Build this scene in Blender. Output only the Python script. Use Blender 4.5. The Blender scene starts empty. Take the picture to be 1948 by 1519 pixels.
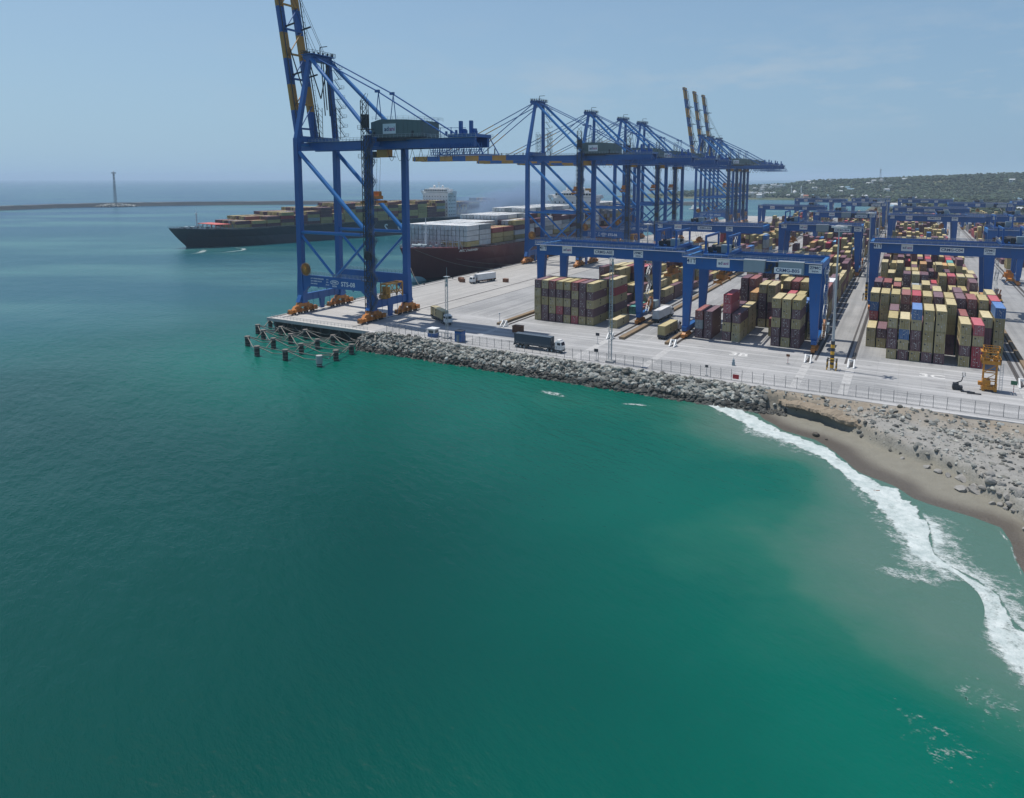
import bpy, bmesh, math, random
import numpy as np
from mathutils import Vector, Matrix, noise as mnoise

R = math.radians
SC = bpy.context.scene
COL = SC.collection
rnd = random.Random(7)

# ------------------------------------------------------------------ camera, sky, sun, exposure
SEA = -4.5
CAM_H = 50.0
FPX, PW, PH, PPY = 1340.0, 1948.0, 1519.0, 500.0
cam = bpy.data.cameras.new('camera')
cam_o = bpy.data.objects.new('camera', cam)
COL.objects.link(cam_o)
cam.sensor_width = 36.0
cam.lens = FPX / PW * 36.0
cam.shift_y = -(PH / 2 - PPY) / PW
cam.clip_start, cam.clip_end = 1.0, 80000.0
cam_o.location = (0, 0, CAM_H)
cam_o.rotation_euler = (R(90) - math.atan((PPY - 340.0) / FPX), 0, R(29.4))
SC.camera = cam_o

SUN_EL, SUN_AZ_X, SUN_AZ_Y = R(70.5), -1.0, 0.10      # the sun stands over the sea
world = bpy.data.worlds.new('World')
SC.world = world
world.use_nodes = True
wn = world.node_tree.nodes
sky = wn.new('ShaderNodeTexSky')
sky.sky_type = 'NISHITA'
sky.sun_disc = False
sky.sun_elevation = SUN_EL
sky.sun_rotation = math.atan2(SUN_AZ_X, SUN_AZ_Y)
sky.altitude = 20
sky.air_density = 1.0
sky.dust_density = 0.6
sky.ozone_density = 3.0
bg = wn['Background']
SKY_K = 0.12
bg.inputs['Strength'].default_value = SKY_K
wl = world.node_tree.links
def _wmath(op, a, b=None, c=None, clamp=False):
    n = wn.new('ShaderNodeMath')
    n.operation, n.use_clamp = op, clamp
    for i, v in enumerate((a, b, c)):
        if isinstance(v, (int, float)):
            n.inputs[i].default_value = v
        elif v is not None:
            wl.new(v, n.inputs[i])
    return n.outputs[0]
def _wmix(f, a, b):
    n = wn.new('ShaderNodeMix')
    n.data_type = 'RGBA'
    for sck, v in ((n.inputs[0], f), (n.inputs[6], a), (n.inputs[7], b)):
        if isinstance(v, tuple):
            sck.default_value = (*v, 1)
        elif isinstance(v, (int, float)):
            sck.default_value = v
        else:
            wl.new(v, sck)
    return n.outputs[2]
_tc = wn.new('ShaderNodeTexCoord')
_sx = wn.new('ShaderNodeSeparateXYZ')
wl.new(_tc.outputs['Generated'], _sx.inputs[0])
_az = _wmath('MULTIPLY_ADD', _sx.outputs[0], 0.95, 0.92, clamp=True)         # brighter over the sea, under the sun
_low = _wmix(_az, tuple(c / SKY_K for c in (0.375, 0.580, 0.765)), tuple(c / SKY_K for c in (0.270, 0.455, 0.650)))
_f = _wmath('MULTIPLY_ADD', _wmath('ABSOLUTE', _sx.outputs[2]), -1.7, 0.94, clamp=True)
_col = _wmix(_f, sky.outputs[0], _low)
# thin broken cloud low over the land
_mp = wn.new('ShaderNodeMapping')
_mp.inputs['Scale'].default_value = (7.0, 7.0, 26.0)
_mp.inputs['Location'].default_value = (0.4, 0.0, 0.9)
wl.new(_tc.outputs['Generated'], _mp.inputs[0])
_nz = wn.new('ShaderNodeTexNoise')
_nz.inputs['Scale'].default_value = 1.0
_nz.inputs['Detail'].default_value = 6
_nz.inputs['Roughness'].default_value = 0.62
wl.new(_mp.outputs[0], _nz.inputs['Vector'])
_band = _wmath('MULTIPLY', _wmath('MULTIPLY_ADD', _sx.outputs[2], 18.0, -0.75, clamp=True), _wmath('MULTIPLY_ADD', _sx.outputs[2], -9.0, 2.1, clamp=True))
_cl = _wmath('MULTIPLY', _wmath('MULTIPLY_ADD', _nz.outputs['Fac'], 4.0, -1.95, clamp=True), _wmath('MULTIPLY', _band, _wmath('MULTIPLY', _az, 0.85)))
_col = _wmix(_cl, _col, tuple(c / SKY_K for c in (0.50, 0.60, 0.70)))
wl.new(_col, bg.inputs['Color'])

sun = bpy.data.lights.new('sun', 'SUN')
sun.energy = 4.4
sun.angle = R(0.5)
sun.color = (1.0, 0.95, 0.88)
sun_o = bpy.data.objects.new('sun', sun)
COL.objects.link(sun_o)
h = Vector((SUN_AZ_X, SUN_AZ_Y, 0)).normalized()
to_sun = h * math.cos(SUN_EL) + Vector((0, 0, math.sin(SUN_EL)))
sun_o.rotation_euler = to_sun.to_track_quat('Z', 'Y').to_euler()
sun_o.location = (0, 0, 300)

SC.view_settings.view_transform = 'Standard'
SC.view_settings.look = 'None'
SC.view_settings.exposure = -0.15
SC.view_settings.gamma = 1.0
SC.render.engine = 'CYCLES'
SC.cycles.max_bounces = 6
SC.cycles.diffuse_bounces = 2
SC.cycles.glossy_bounces = 3
SC.cycles.transmission_bounces = 2
SC.cycles.volume_bounces = 1
SC.cycles.transparent_max_bounces = 12
SC.cycles.use_denoising = True
try:
    SC.cycles.denoiser = 'OPENIMAGEDENOISE'
except Exception:
    pass

# ------------------------------------------------------------------ helpers: materials
class NT:
    def __init__(self, name):
        self.m = bpy.data.materials.new(name)
        self.m.use_nodes = True
        self.t = self.m.node_tree
        self.b = self.t.nodes['Principled BSDF']
        self.out = self.t.nodes['Material Output']
    def n(self, typ, **kw):
        nd = self.t.nodes.new(typ)
        for k, v in kw.items():
            if k in nd.inputs:
                nd.inputs[k].default_value = v
            else:
                setattr(nd, k, v)
        return nd
    def l(self, a, b):
        self.t.links.new(a, b)
    def noise(self, scale, detail=4, rough=0.55, vec=None, coord='Object', stretch=None):
        nz = self.n('ShaderNodeTexNoise')
        nz.inputs['Scale'].default_value = scale
        nz.inputs['Detail'].default_value = detail
        nz.inputs['Roughness'].default_value = rough
        if vec is None:
            vec = self.coord(coord)
        if stretch:
            mp = self.n('ShaderNodeMapping')
            mp.inputs['Scale'].default_value = stretch
            self.l(vec, mp.inputs['Vector'])
            vec = mp.outputs[0]
        self.l(vec, nz.inputs['Vector'])
        return nz.outputs['Fac']
    def coord(self, which='Object'):
        if which == 'World':
            return self.n('ShaderNodeNewGeometry').outputs['Position']
        return self.n('ShaderNodeTexCoord').outputs[which]
    def ramp(self, fac, stops):
        r = self.n('ShaderNodeValToRGB')
        el = r.color_ramp.elements
        while len(el) < len(stops):
            el.new(0.5)
        for e, (p, c) in zip(el, stops):
            e.position = p
            if not hasattr(c, '__len__'):
                c = (c, c, c)
            e.color = (*c[:3], 1)
        self.l(fac, r.inputs[0])
        return r.outputs[0]
    def math(self, op, a, b=None, c=None, clamp=False):
        m = self.n('ShaderNodeMath')
        m.operation = op
        m.use_clamp = clamp
        for i, v in enumerate((a, b, c)):
            if v is None:
                continue
            if isinstance(v, (int, float)):
                m.inputs[i].default_value = v
            else:
                self.l(v, m.inputs[i])
        return m.outputs[0]
    def mix(self, fac, a, b, mode='MIX'):
        m = self.n('ShaderNodeMix')
        m.data_type = 'RGBA'
        m.blend_type = mode
        for sock, v in ((m.inputs[0], fac), (m.inputs[6], a), (m.inputs[7], b)):
            if isinstance(v, (int, float)):
                sock.default_value = v
            elif isinstance(v, tuple):
                sock.default_value = (*v[:3], 1)
            else:
                self.l(v, sock)
        return m.outputs[2]
    def attr(self, name):
        a = self.n('ShaderNodeAttribute')
        a.attribute_name = name
        return a
    def base(self, v):
        if isinstance(v, tuple):
            self.b.inputs['Base Color'].default_value = (*v, 1)
        else:
            self.l(v, self.b.inputs['Base Color'])
    def rough(self, v):
        if isinstance(v, (int, float)):
            self.b.inputs['Roughness'].default_value = v
        else:
            self.l(v, self.b.inputs['Roughness'])
    def bump(self, h, strength=0.5, dist=0.1):
        b = self.n('ShaderNodeBump')
        b.inputs['Strength'].default_value = strength
        b.inputs['Distance'].default_value = dist
        self.l(h, b.inputs['Height'])
        self.l(b.outputs[0], self.b.inputs['Normal'])

def paint(name, col, rough=0.45, dirt=0.35, dirtcol=None, scale=0.35, metal=0.0, varied=0.0, rust=0.0):
    """weathered paint: streaked dirt and faded patches"""
    k = NT(name)
    dc = dirtcol or tuple(c * 0.55 + 0.02 for c in col)
    f = k.noise(scale, 5, 0.65, coord='Object', stretch=(1, 1, 0.35))
    f = k.ramp(f, [(0.35, 0.0), (0.75, dirt)])
    c = k.mix(f, tuple(col), tuple(dc))
    if rust:                                               # rust runs and faded sheets
        rn = k.noise(0.9, 6, 0.75, coord='Object', stretch=(1.6, 1.6, 0.16))
        c = k.mix(k.ramp(rn, [(0.60, 0.0), (0.70, rust)]), c, (0.115, 0.055, 0.03))
        fd = k.noise(0.06, 3, 0.5, coord='Object')
        c = k.mix(k.ramp(fd, [(0.45, 0.0), (0.65, 0.30)]), c, tuple(x * 1.25 + 0.035 for x in col))
    if varied:
        oi = k.n('ShaderNodeObjectInfo')
        hs = k.n('ShaderNodeHueSaturation')
        k.l(k.math('MULTIPLY_ADD', oi.outputs['Random'], varied, 1 - varied * 0.6), hs.inputs['Value'])
        k.l(k.math('MULTIPLY_ADD', oi.outputs['Random'], 0.018, 0.491), hs.inputs['Hue'])
        k.l(c, hs.inputs['Color'])
        c = hs.outputs[0]
    k.base(c)
    k.rough(rough)
    k.b.inputs['Metallic'].default_value = metal
    return k.m

M = {}
M['blue'] = paint('blue_paint', (0.006, 0.098, 0.335), 0.42, 0.4, (0.020, 0.055, 0.16), 0.2, rust=0.5)
M['bright_blue'] = paint('light_blue_paint', (0.018, 0.17, 0.47), 0.4, 0.3, None, 0.2)
M['orange'] = paint('orange_paint', (0.56, 0.20, 0.022), 0.5, 0.8, (0.16, 0.07, 0.03), 0.9, rust=0.6)
M['boom_orange'] = paint('boom_orange', (0.52, 0.25, 0.035), 0.5, 0.5, (0.25, 0.14, 0.05), 0.3)
M['yellow'] = paint('yellow_paint', (0.66, 0.36, 0.02), 0.5, 0.4, None, 0.8)
M['house_grey'] = paint('house_grey', (0.11, 0.165, 0.17), 0.6, 0.4, (0.08, 0.11, 0.11), 0.15)
M['light_grey'] = paint('light_grey', (0.24, 0.32, 0.36), 0.55, 0.3, None, 0.3)
M['rail_grey'] = paint('galvanised_steel', (0.42, 0.45, 0.47), 0.5, 0.4, None, 0.4, 0.3)
M['dark'] = paint('dark_steel', (0.03, 0.035, 0.045), 0.6, 0.3, (0.06, 0.05, 0.045), 0.5)
M['white'] = paint('white_paint', (0.75, 0.76, 0.75), 0.5, 0.3, (0.5, 0.48, 0.44), 0.25)
M['sign_white'] = paint('sign_white', (0.72, 0.78, 0.80), 0.5, 0.12)
M['ink_blue'] = paint('ink_blue', (0.02, 0.05, 0.16), 0.6, 0.0)
M['ink_pink'] = paint('ink_pink', (0.28, 0.05, 0.22), 0.6, 0.0)
M['glass'] = paint('dark_glass', (0.02, 0.03, 0.04), 0.12, 0.0)
M['tyre'] = paint('tyre_rubber', (0.025, 0.025, 0.027), 0.85, 0.3, (0.09, 0.08, 0.07), 2.0)
M['red'] = paint('red_paint', (0.42, 0.03, 0.035), 0.5, 0.3)
M['rust'] = paint('rust', (0.20, 0.085, 0.04), 0.85, 0.6, (0.09, 0.045, 0.03), 1.0)
M['green'] = paint('green_paint', (0.03, 0.14, 0.07), 0.6, 0.2)
M['cable'] = paint('black_cable', (0.02, 0.02, 0.022), 0.7, 0.0)
M['rope'] = paint('weathered_rope', (0.24, 0.22, 0.19), 0.9, 0.4, None, 2.0)

# ------------------------------------------------------------------ helpers: meshes
class MB:
    def __init__(self):
        self.v, self.f, self.m = [], [], []
    def add(self, vs, fs, mi=0):
        o = len(self.v)
        self.v += [tuple(p) for p in vs]
        self.f += [tuple(i + o for i in q) for q in fs]
        self.m += [mi] * len(fs)
        return self
    def box(self, x0, x1, y0, y1, z0, z1, mi=0):
        vs = [(x0, y0, z0), (x1, y0, z0), (x1, y1, z0), (x0, y1, z0), (x0, y0, z1), (x1, y0, z1), (x1, y1, z1), (x0, y1, z1)]
        return self.add(vs, [(3, 2, 1, 0), (4, 5, 6, 7), (0, 1, 5, 4), (1, 2, 6, 5), (2, 3, 7, 6), (3, 0, 4, 7)], mi)
    def cbox(self, c, s, mi=0):
        return self.box(c[0] - s[0] / 2, c[0] + s[0] / 2, c[1] - s[1] / 2, c[1] + s[1] / 2, c[2] - s[2] / 2, c[2] + s[2] / 2, mi)
    def loft(self, rings, mi=0, cap=True):
        n = len(rings[0])
        vs = [p for r in rings for p in r]
        fs = []
        for k in range(len(rings) - 1):
            for i in range(n):
                j = (i + 1) % n
                fs.append((k * n + i, k * n + j, (k + 1) * n + j, (k + 1) * n + i))
        if cap:
            fs.append(tuple(reversed(range(n))))
            fs.append(tuple((len(rings) - 1) * n + i for i in range(n)))
        return self.add(vs, fs, mi)
    def taper(self, x0, y0, z0, wx0, wy0, x1, y1, z1, wx1, wy1, mi=0):
        r = []
        for x, y, z, a, b in ((x0, y0, z0, wx0, wy0), (x1, y1, z1, wx1, wy1)):
            r.append([(x - a / 2, y - b / 2, z), (x + a / 2, y - b / 2, z), (x + a / 2, y + b / 2, z), (x - a / 2, y + b / 2, z)])
        return self.loft(r, mi)
    def bar(self, p, q, w, h=None, mi=0):
        h = h or w
        p, q = Vector(p), Vector(q)
        d = (q - p)
        if d.length < 1e-6:
            return self
        d.normalize()
        up = Vector((0, 0, 1)) if abs(d.z) < 0.97 else Vector((0, 1, 0))
        s = d.cross(up).normalized()
        u = s.cross(d).normalized()
        r = []
        for c in (p, q):
            r.append([c - s * w / 2 - u * h / 2, c + s * w / 2 - u * h / 2, c + s * w / 2 + u * h / 2, c - s * w / 2 + u * h / 2])
        return self.loft([[tuple(a) for a in k] for k in r], mi)
    def tube(self, p, q, r0, r1=None, n=10, mi=0):
        r1 = r0 if r1 is None else r1
        p, q = Vector(p), Vector(q)
        d = q - p
        if d.length < 1e-6:
            return self
        d.normalize()
        up = Vector((0, 0, 1)) if abs(d.z) < 0.97 else Vector((0, 1, 0))
        s = d.cross(up).normalized()
        u = s.cross(d).normalized()
        rr = []
        for c, r in ((p, r0), (q, r1)):
            rr.append([tuple(c + s * math.cos(a) * r + u * math.sin(a) * r) for a in [2 * math.pi * i / n for i in range(n)]])
        return self.loft(rr, mi)
    def path(self, pts, r, n=6, mi=0):
        for a, b in zip(pts, pts[1:]):
            self.tube(a, b, r, r, n, mi)
        return self
    def rail(self, pts, h=1.1, step=2.2, w=0.07, mi=0, mids=1):
        for a, b in zip(pts, pts[1:]):
            a, b = Vector(a), Vector(b)
            L = (b - a).length
            k = max(1, int(L / step))
            for i in range(k + 1):
                p = a.lerp(b, i / k)
                self.bar(p, p + Vector((0, 0, h)), w, w, mi)
            for j in range(mids + 1):
                z = Vector((0, 0, h * (j + 1) / (mids + 1)))
                self.bar(a + z, b + z, w, w, mi)
        return self
    def stairs(self, x, y, z0, z1, run=4.5, rise=3.6, w=0.9, axis='y', mi=0, side=1):
        z, s = z0, 1
        while z < z1 - 0.5:
            z2 = min(z + rise, z1)
            a, b = (-run / 2 * s, run / 2 * s)
            def P(t, zz, o):
                return (x + o, y + t, zz) if axis == 'y' else (x + t, y + o, zz)
            for o in (0, w):
                self.bar(P(a, z, o), P(b, z2, o), 0.1, 0.28, mi)
                self.bar(P(a, z + 1.05, o), P(b, z2 + 1.05, o), 0.07, 0.07, mi)
                for t in (0.1, 0.5, 0.9):
                    zz = z + (z2 - z) * t
                    self.bar(P(a + (b - a) * t, zz, o), P(a + (b - a) * t, zz + 1.05, o), 0.05, 0.05, mi)
            for t in np.linspace(0.05, 0.95, 7):
                zz = z + (z2 - z) * t
                self.bar(P(a + (b - a) * t, zz, 0), P(a + (b - a) * t, zz, w), 0.26, 0.05, mi)
            c = P(b + 0.45 * s, z2, w / 2)
            self.cbox(c, (1.0 if axis == 'y' else 0.9, 0.9 if axis == 'y' else 1.0, 0.08), mi)
            self.rail([P(b + 0.9 * s, z2, 0), P(b + 0.9 * s, z2, w)], 1.1, 2, 0.07, mi)
            z, s = z2, -s
        return self
    def text(self, body, loc, rot, size, mi=0, align='CENTER', ext=0.02):
        me = text_mesh(body, size, align, ext)
        mat = Matrix.Translation(loc) @ rot.to_4x4()
        self.add([mat @ v.co for v in me.vertices], [tuple(p.vertices) for p in me.polygons], mi)
        return self
    def build(self, name, mats, parent=None, smooth=False):
        me = bpy.data.meshes.new(name)
        me.from_pydata(self.v, [], self.f)
        if not isinstance(mats, (list, tuple)):
            mats = [mats]
        for mt in mats:
            me.materials.append(mt)
        if len(mats) > 1:
            me.polygons.foreach_set('material_index', self.m)
        if smooth:
            me.polygons.foreach_set('use_smooth', [True] * len(me.polygons))
        me.update()
        o = bpy.data.objects.new(name, me)
        COL.objects.link(o)
        if parent is not None:
            o.parent = parent
        return o

_tm = {}
def text_mesh(body, size, align='CENTER', ext=0.02):
    key = (body, size, align, ext)
    if key not in _tm:
        cu = bpy.data.curves.new('lettering', 'FONT')
        cu.body = body
        cu.size = size
        cu.align_x = align
        cu.align_y = 'CENTER'
        cu.extrude = ext
        cu.offset = size * 0.018
        cu.resolution_u = 2
        ob = bpy.data.objects.new('lettering', cu)
        _tm[key] = bpy.data.meshes.new_from_object(ob)
        bpy.data.objects.remove(ob)
        bpy.data.curves.remove(cu)
    return _tm[key]

FACE_MY = Matrix.Rotation(R(90), 3, 'X')                                   # text seen from -Y
FACE_PX = Matrix.Rotation(R(90), 3, 'Z') @ Matrix.Rotation(R(90), 3, 'X')  # text seen from +X

def tag(o, label=None, cat=None, group=None, kind=None):
    for k, v in (('label', label), ('category', cat), ('group', group), ('kind', kind)):
        if v:
            o[k] = v
    return o
def empty(name, loc, rz=0.0):
    o = bpy.data.objects.new(name, None)
    COL.objects.link(o)
    o.location = loc
    o.rotation_euler = (0, 0, rz)
    o.empty_display_size = 0.5
    return o
def copy_tree(o, parent=None):
    c = o.copy()
    COL.objects.link(c)
    if parent is not None:
        c.parent = parent
    for ch in list(o.children):
        copy_tree(ch, c)
    return c
def grid_mesh(name, xs, ys, zfun, mat, attrs=None):
    """heightfield over a regular grid; attrs: name -> 2-D array"""
    X, Y = np.meshgrid(xs, ys)
    Z = zfun(X, Y)
    nx, ny = len(xs), len(ys)
    co = np.stack([X, Y, Z], -1).reshape(-1, 3)
    i = np.arange(nx * ny).reshape(ny, nx)
    q = np.stack([i[:-1, :-1], i[:-1, 1:], i[1:, 1:], i[1:, :-1]], -1).reshape(-1, 4)
    me = bpy.data.meshes.new(name)
    me.vertices.add(len(co))
    me.vertices.foreach_set('co', co.astype(np.float32).ravel())
    me.loops.add(q.size)
    me.loops.foreach_set('vertex_index', q.astype(np.int32).ravel())
    me.polygons.add(len(q))
    me.polygons.foreach_set('loop_start', np.arange(0, q.size, 4, dtype=np.int32))
    me.update(calc_edges=True)
    me.polygons.foreach_set('use_smooth', [True] * len(q))
    me.materials.append(mat)
    for k, a in (attrs or {}).items():
        at = me.attributes.new(k, 'FLOAT', 'POINT')
        at.data.foreach_set('value', a.astype(np.float32).ravel())
    o = bpy.data.objects.new(name, me)
    COL.objects.link(o)
    return o
def big_mesh(name, V, F, mats, mi=None, smooth=False, col=None):
    """V (n,3), F (m,k) numpy arrays -> one object"""
    me = bpy.data.meshes.new(name)
    me.vertices.add(len(V))
    me.vertices.foreach_set('co', np.asarray(V, np.float32).ravel())
    k = F.shape[1]
    me.loops.add(F.size)
    me.loops.foreach_set('vertex_index', np.asarray(F, np.int32).ravel())
    me.polygons.add(len(F))
    me.polygons.foreach_set('loop_start', np.arange(0, F.size, k, dtype=np.int32))
    me.update(calc_edges=True)
    for mt in (mats if isinstance(mats, (list, tuple)) else [mats]):
        me.materials.append(mt)
    if mi is not None:
        me.polygons.foreach_set('material_index', np.asarray(mi, np.int32))
    me.polygons.foreach_set('use_smooth', [bool(smooth)] * len(F))
    if col is not None:
        at = me.attributes.new('tint', 'FLOAT_COLOR', 'FACE')
        at.data.foreach_set('color', np.asarray(col, np.float32).ravel())
    o = bpy.data.objects.new(name, me)
    COL.objects.link(o)
    return o
def seg_dist(X, Y, pts):
    """distance to a polyline, signed: positive on its right-hand side; plus arc length"""
    best = np.full(X.shape, 1e9)
    sgn = np.ones(X.shape)
    arc = np.zeros(X.shape)
    acc = 0.0
    for (ax, ay), (bx, by) in zip(pts, pts[1:]):
        dx, dy = bx - ax, by - ay
        L2 = dx * dx + dy * dy
        L = math.sqrt(L2)
        t = np.clip(((X - ax) * dx + (Y - ay) * dy) / L2, 0, 1)
        px, py = X - ax - t * dx, Y - ay - t * dy
        d = np.hypot(px, py)
        cr = (Y - ay) * dx - (X - ax) * dy
        m = d < best
        best = np.where(m, d, best)
        sgn = np.where(m, np.sign(cr), sgn)
        arc = np.where(m, acc + t * L, arc)
        acc += L
    return best * sgn, arc
_pt = np.random.RandomState(3).rand(256, 256)
def vnoise(X, Y, s, oct=3):
    """value noise in -1..1"""
    X, Y = np.broadcast_arrays(X, Y)
    out, amp, tot = np.zeros(X.shape), 1.0, 0.0
    for o in range(oct):
        x, y = np.asarray(X) / s + 17.3 * o, np.asarray(Y) / s + 5.1 * o
        xi, yi = np.floor(x).astype(int), np.floor(y).astype(int)
        fx, fy = x - xi, y - yi
        fx, fy = fx * fx * (3 - 2 * fx), fy * fy * (3 - 2 * fy)
        g = lambda a, b: _pt[a % 256, b % 256]
        v = (g(xi, yi) * (1 - fx) + g(xi + 1, yi) * fx) * (1 - fy) + (g(xi, yi + 1) * (1 - fx) + g(xi + 1, yi + 1) * fx) * fy
        out += (v * 2 - 1) * amp
        tot += amp
        amp *= 0.5
        s = s / 2
    return out / tot
def sstep(a, b, x):
    t = np.clip((x - a) / (b - a), 0, 1)
    return t * t * (3 - 2 * t)

# ------------------------------------------------------------------ the shore: shared outlines (metres)
FOAM_IN = [(-40.9, 168.1), (-34, 169.6), (-27.7, 163.8), (-21.1, 157.1), (-15, 154.8), (-10.5, 149.5), (-5.7, 141.1), (0.4, 136.9), (3.2, 132.6), (5.5, 124.8), (5.8, 118.9),
           (5.8, 114.8), (7.8, 112), (10.9, 109.9), (13, 107.3), (13.6, 103.8), (14.2, 101.0), (15.6, 99.2), (19, 96.5), (23, 92), (27, 84), (31, 70)]
FOAM_OUT = [(-40.9, 167.9), (-32.6, 159.6), (-26.8, 153.4), (-18.8, 149.6), (-12.3, 144.1), (-7.1, 136.1), (-3.3, 128.8), (-0.5, 121.6), (1.4, 116.4),
            (2.4, 112.2), (5.9, 110.1), (9.3, 109.1), (11.0, 106.3), (11.3, 103.3), (11.2, 99.4), (11.8, 95.8), (14, 92.6), (17.6, 88), (21.5, 82), (25, 73), (28, 62)]
SHORE_REST = [(-40.9, 168.1), (-34, 170.0), (-27.7, 164.2), (-21.1, 157.4), (-15, 155.0), (-10.5, 149.7), (-5.7, 141.4), (0.4, 137.2), (3.2, 133.7), (5.5, 132.6), (8.2, 131.8), (11.7, 130.6),
              (14.8, 128.8), (15.7, 124.4), (15.9, 118.6), (16.6, 112.8), (19, 106), (22.5, 100), (27, 92), (31, 80), (34, 60), (36, 30), (38, 5)]
SHORE = [(-152, 170), (-147.6, 168.6), (-134, 168.9), (-117, 168.6), (-104, 168.1), (-90, 167.8), (-70, 167.2), (-55, 166.8)] + SHORE_REST
SCARP = [(-60, 171.2), (-40, 171.0), (-30, 170.8), (-24, 170.0), (-20, 168.7), (-16, 167.9), (-11, 164.2), (-6.3, 159.3), (-1.2, 154.3), (3, 151.6), (6.2, 149.9), (9.4, 146.7), (12.9, 140.8),
         (16.3, 136.3), (19.0, 132), (19.6, 126), (20.2, 119), (21.5, 112), (24, 106), (27, 99), (32, 90), (37, 60), (40, 5)]

def z_land(X, Y):
    """height of the loose shore between water and pavement"""
    d, _ = seg_dist(X, Y, SHORE)
    s, _ = seg_dist(X, Y, SCARP)
    sand = np.where(d > 0, SEA - 0.05 + 0.95 * (1 - np.exp(-d / 9.0)), SEA - 0.05 + 0.16 * d)
    sand = np.maximum(sand, -9) + 0.05 * vnoise(X, Y, 6)
    inland = np.clip(173.4 - Y, 0, 200)
    up = -1.2 + 1.15 * np.exp(-inland / 5.0) + 0.75 * vnoise(X + 40, Y, 9) + 0.62 * np.abs(vnoise(X, Y, 4.5, 3)) + 0.30 * vnoise(X, Y, 1.6, 2)
    up = np.where(X > 10, up - 0.4 * sstep(10, 30, X), up)
    k = sstep(-0.1, 1.5, s + 0.9 * vnoise(X, Y, 3.5))
    z = sand * (1 - k) + np.maximum(up, sand + 0.15) * k
    rev = np.interp(Y, [150, 166.2, 167.6, 172.4, 173.4, 174.2], [-12, -7, -5.2, -0.55, -0.15, -0.12]) + 0.25 * vnoise(X, Y, 2.0)
    m = sstep(-26, -40, X)
    z = z * (1 - m) + rev * m
    e = sstep(171.8, 173.6, Y)
    return z * (1 - e) + np.minimum(z, -0.10) * e

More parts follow.
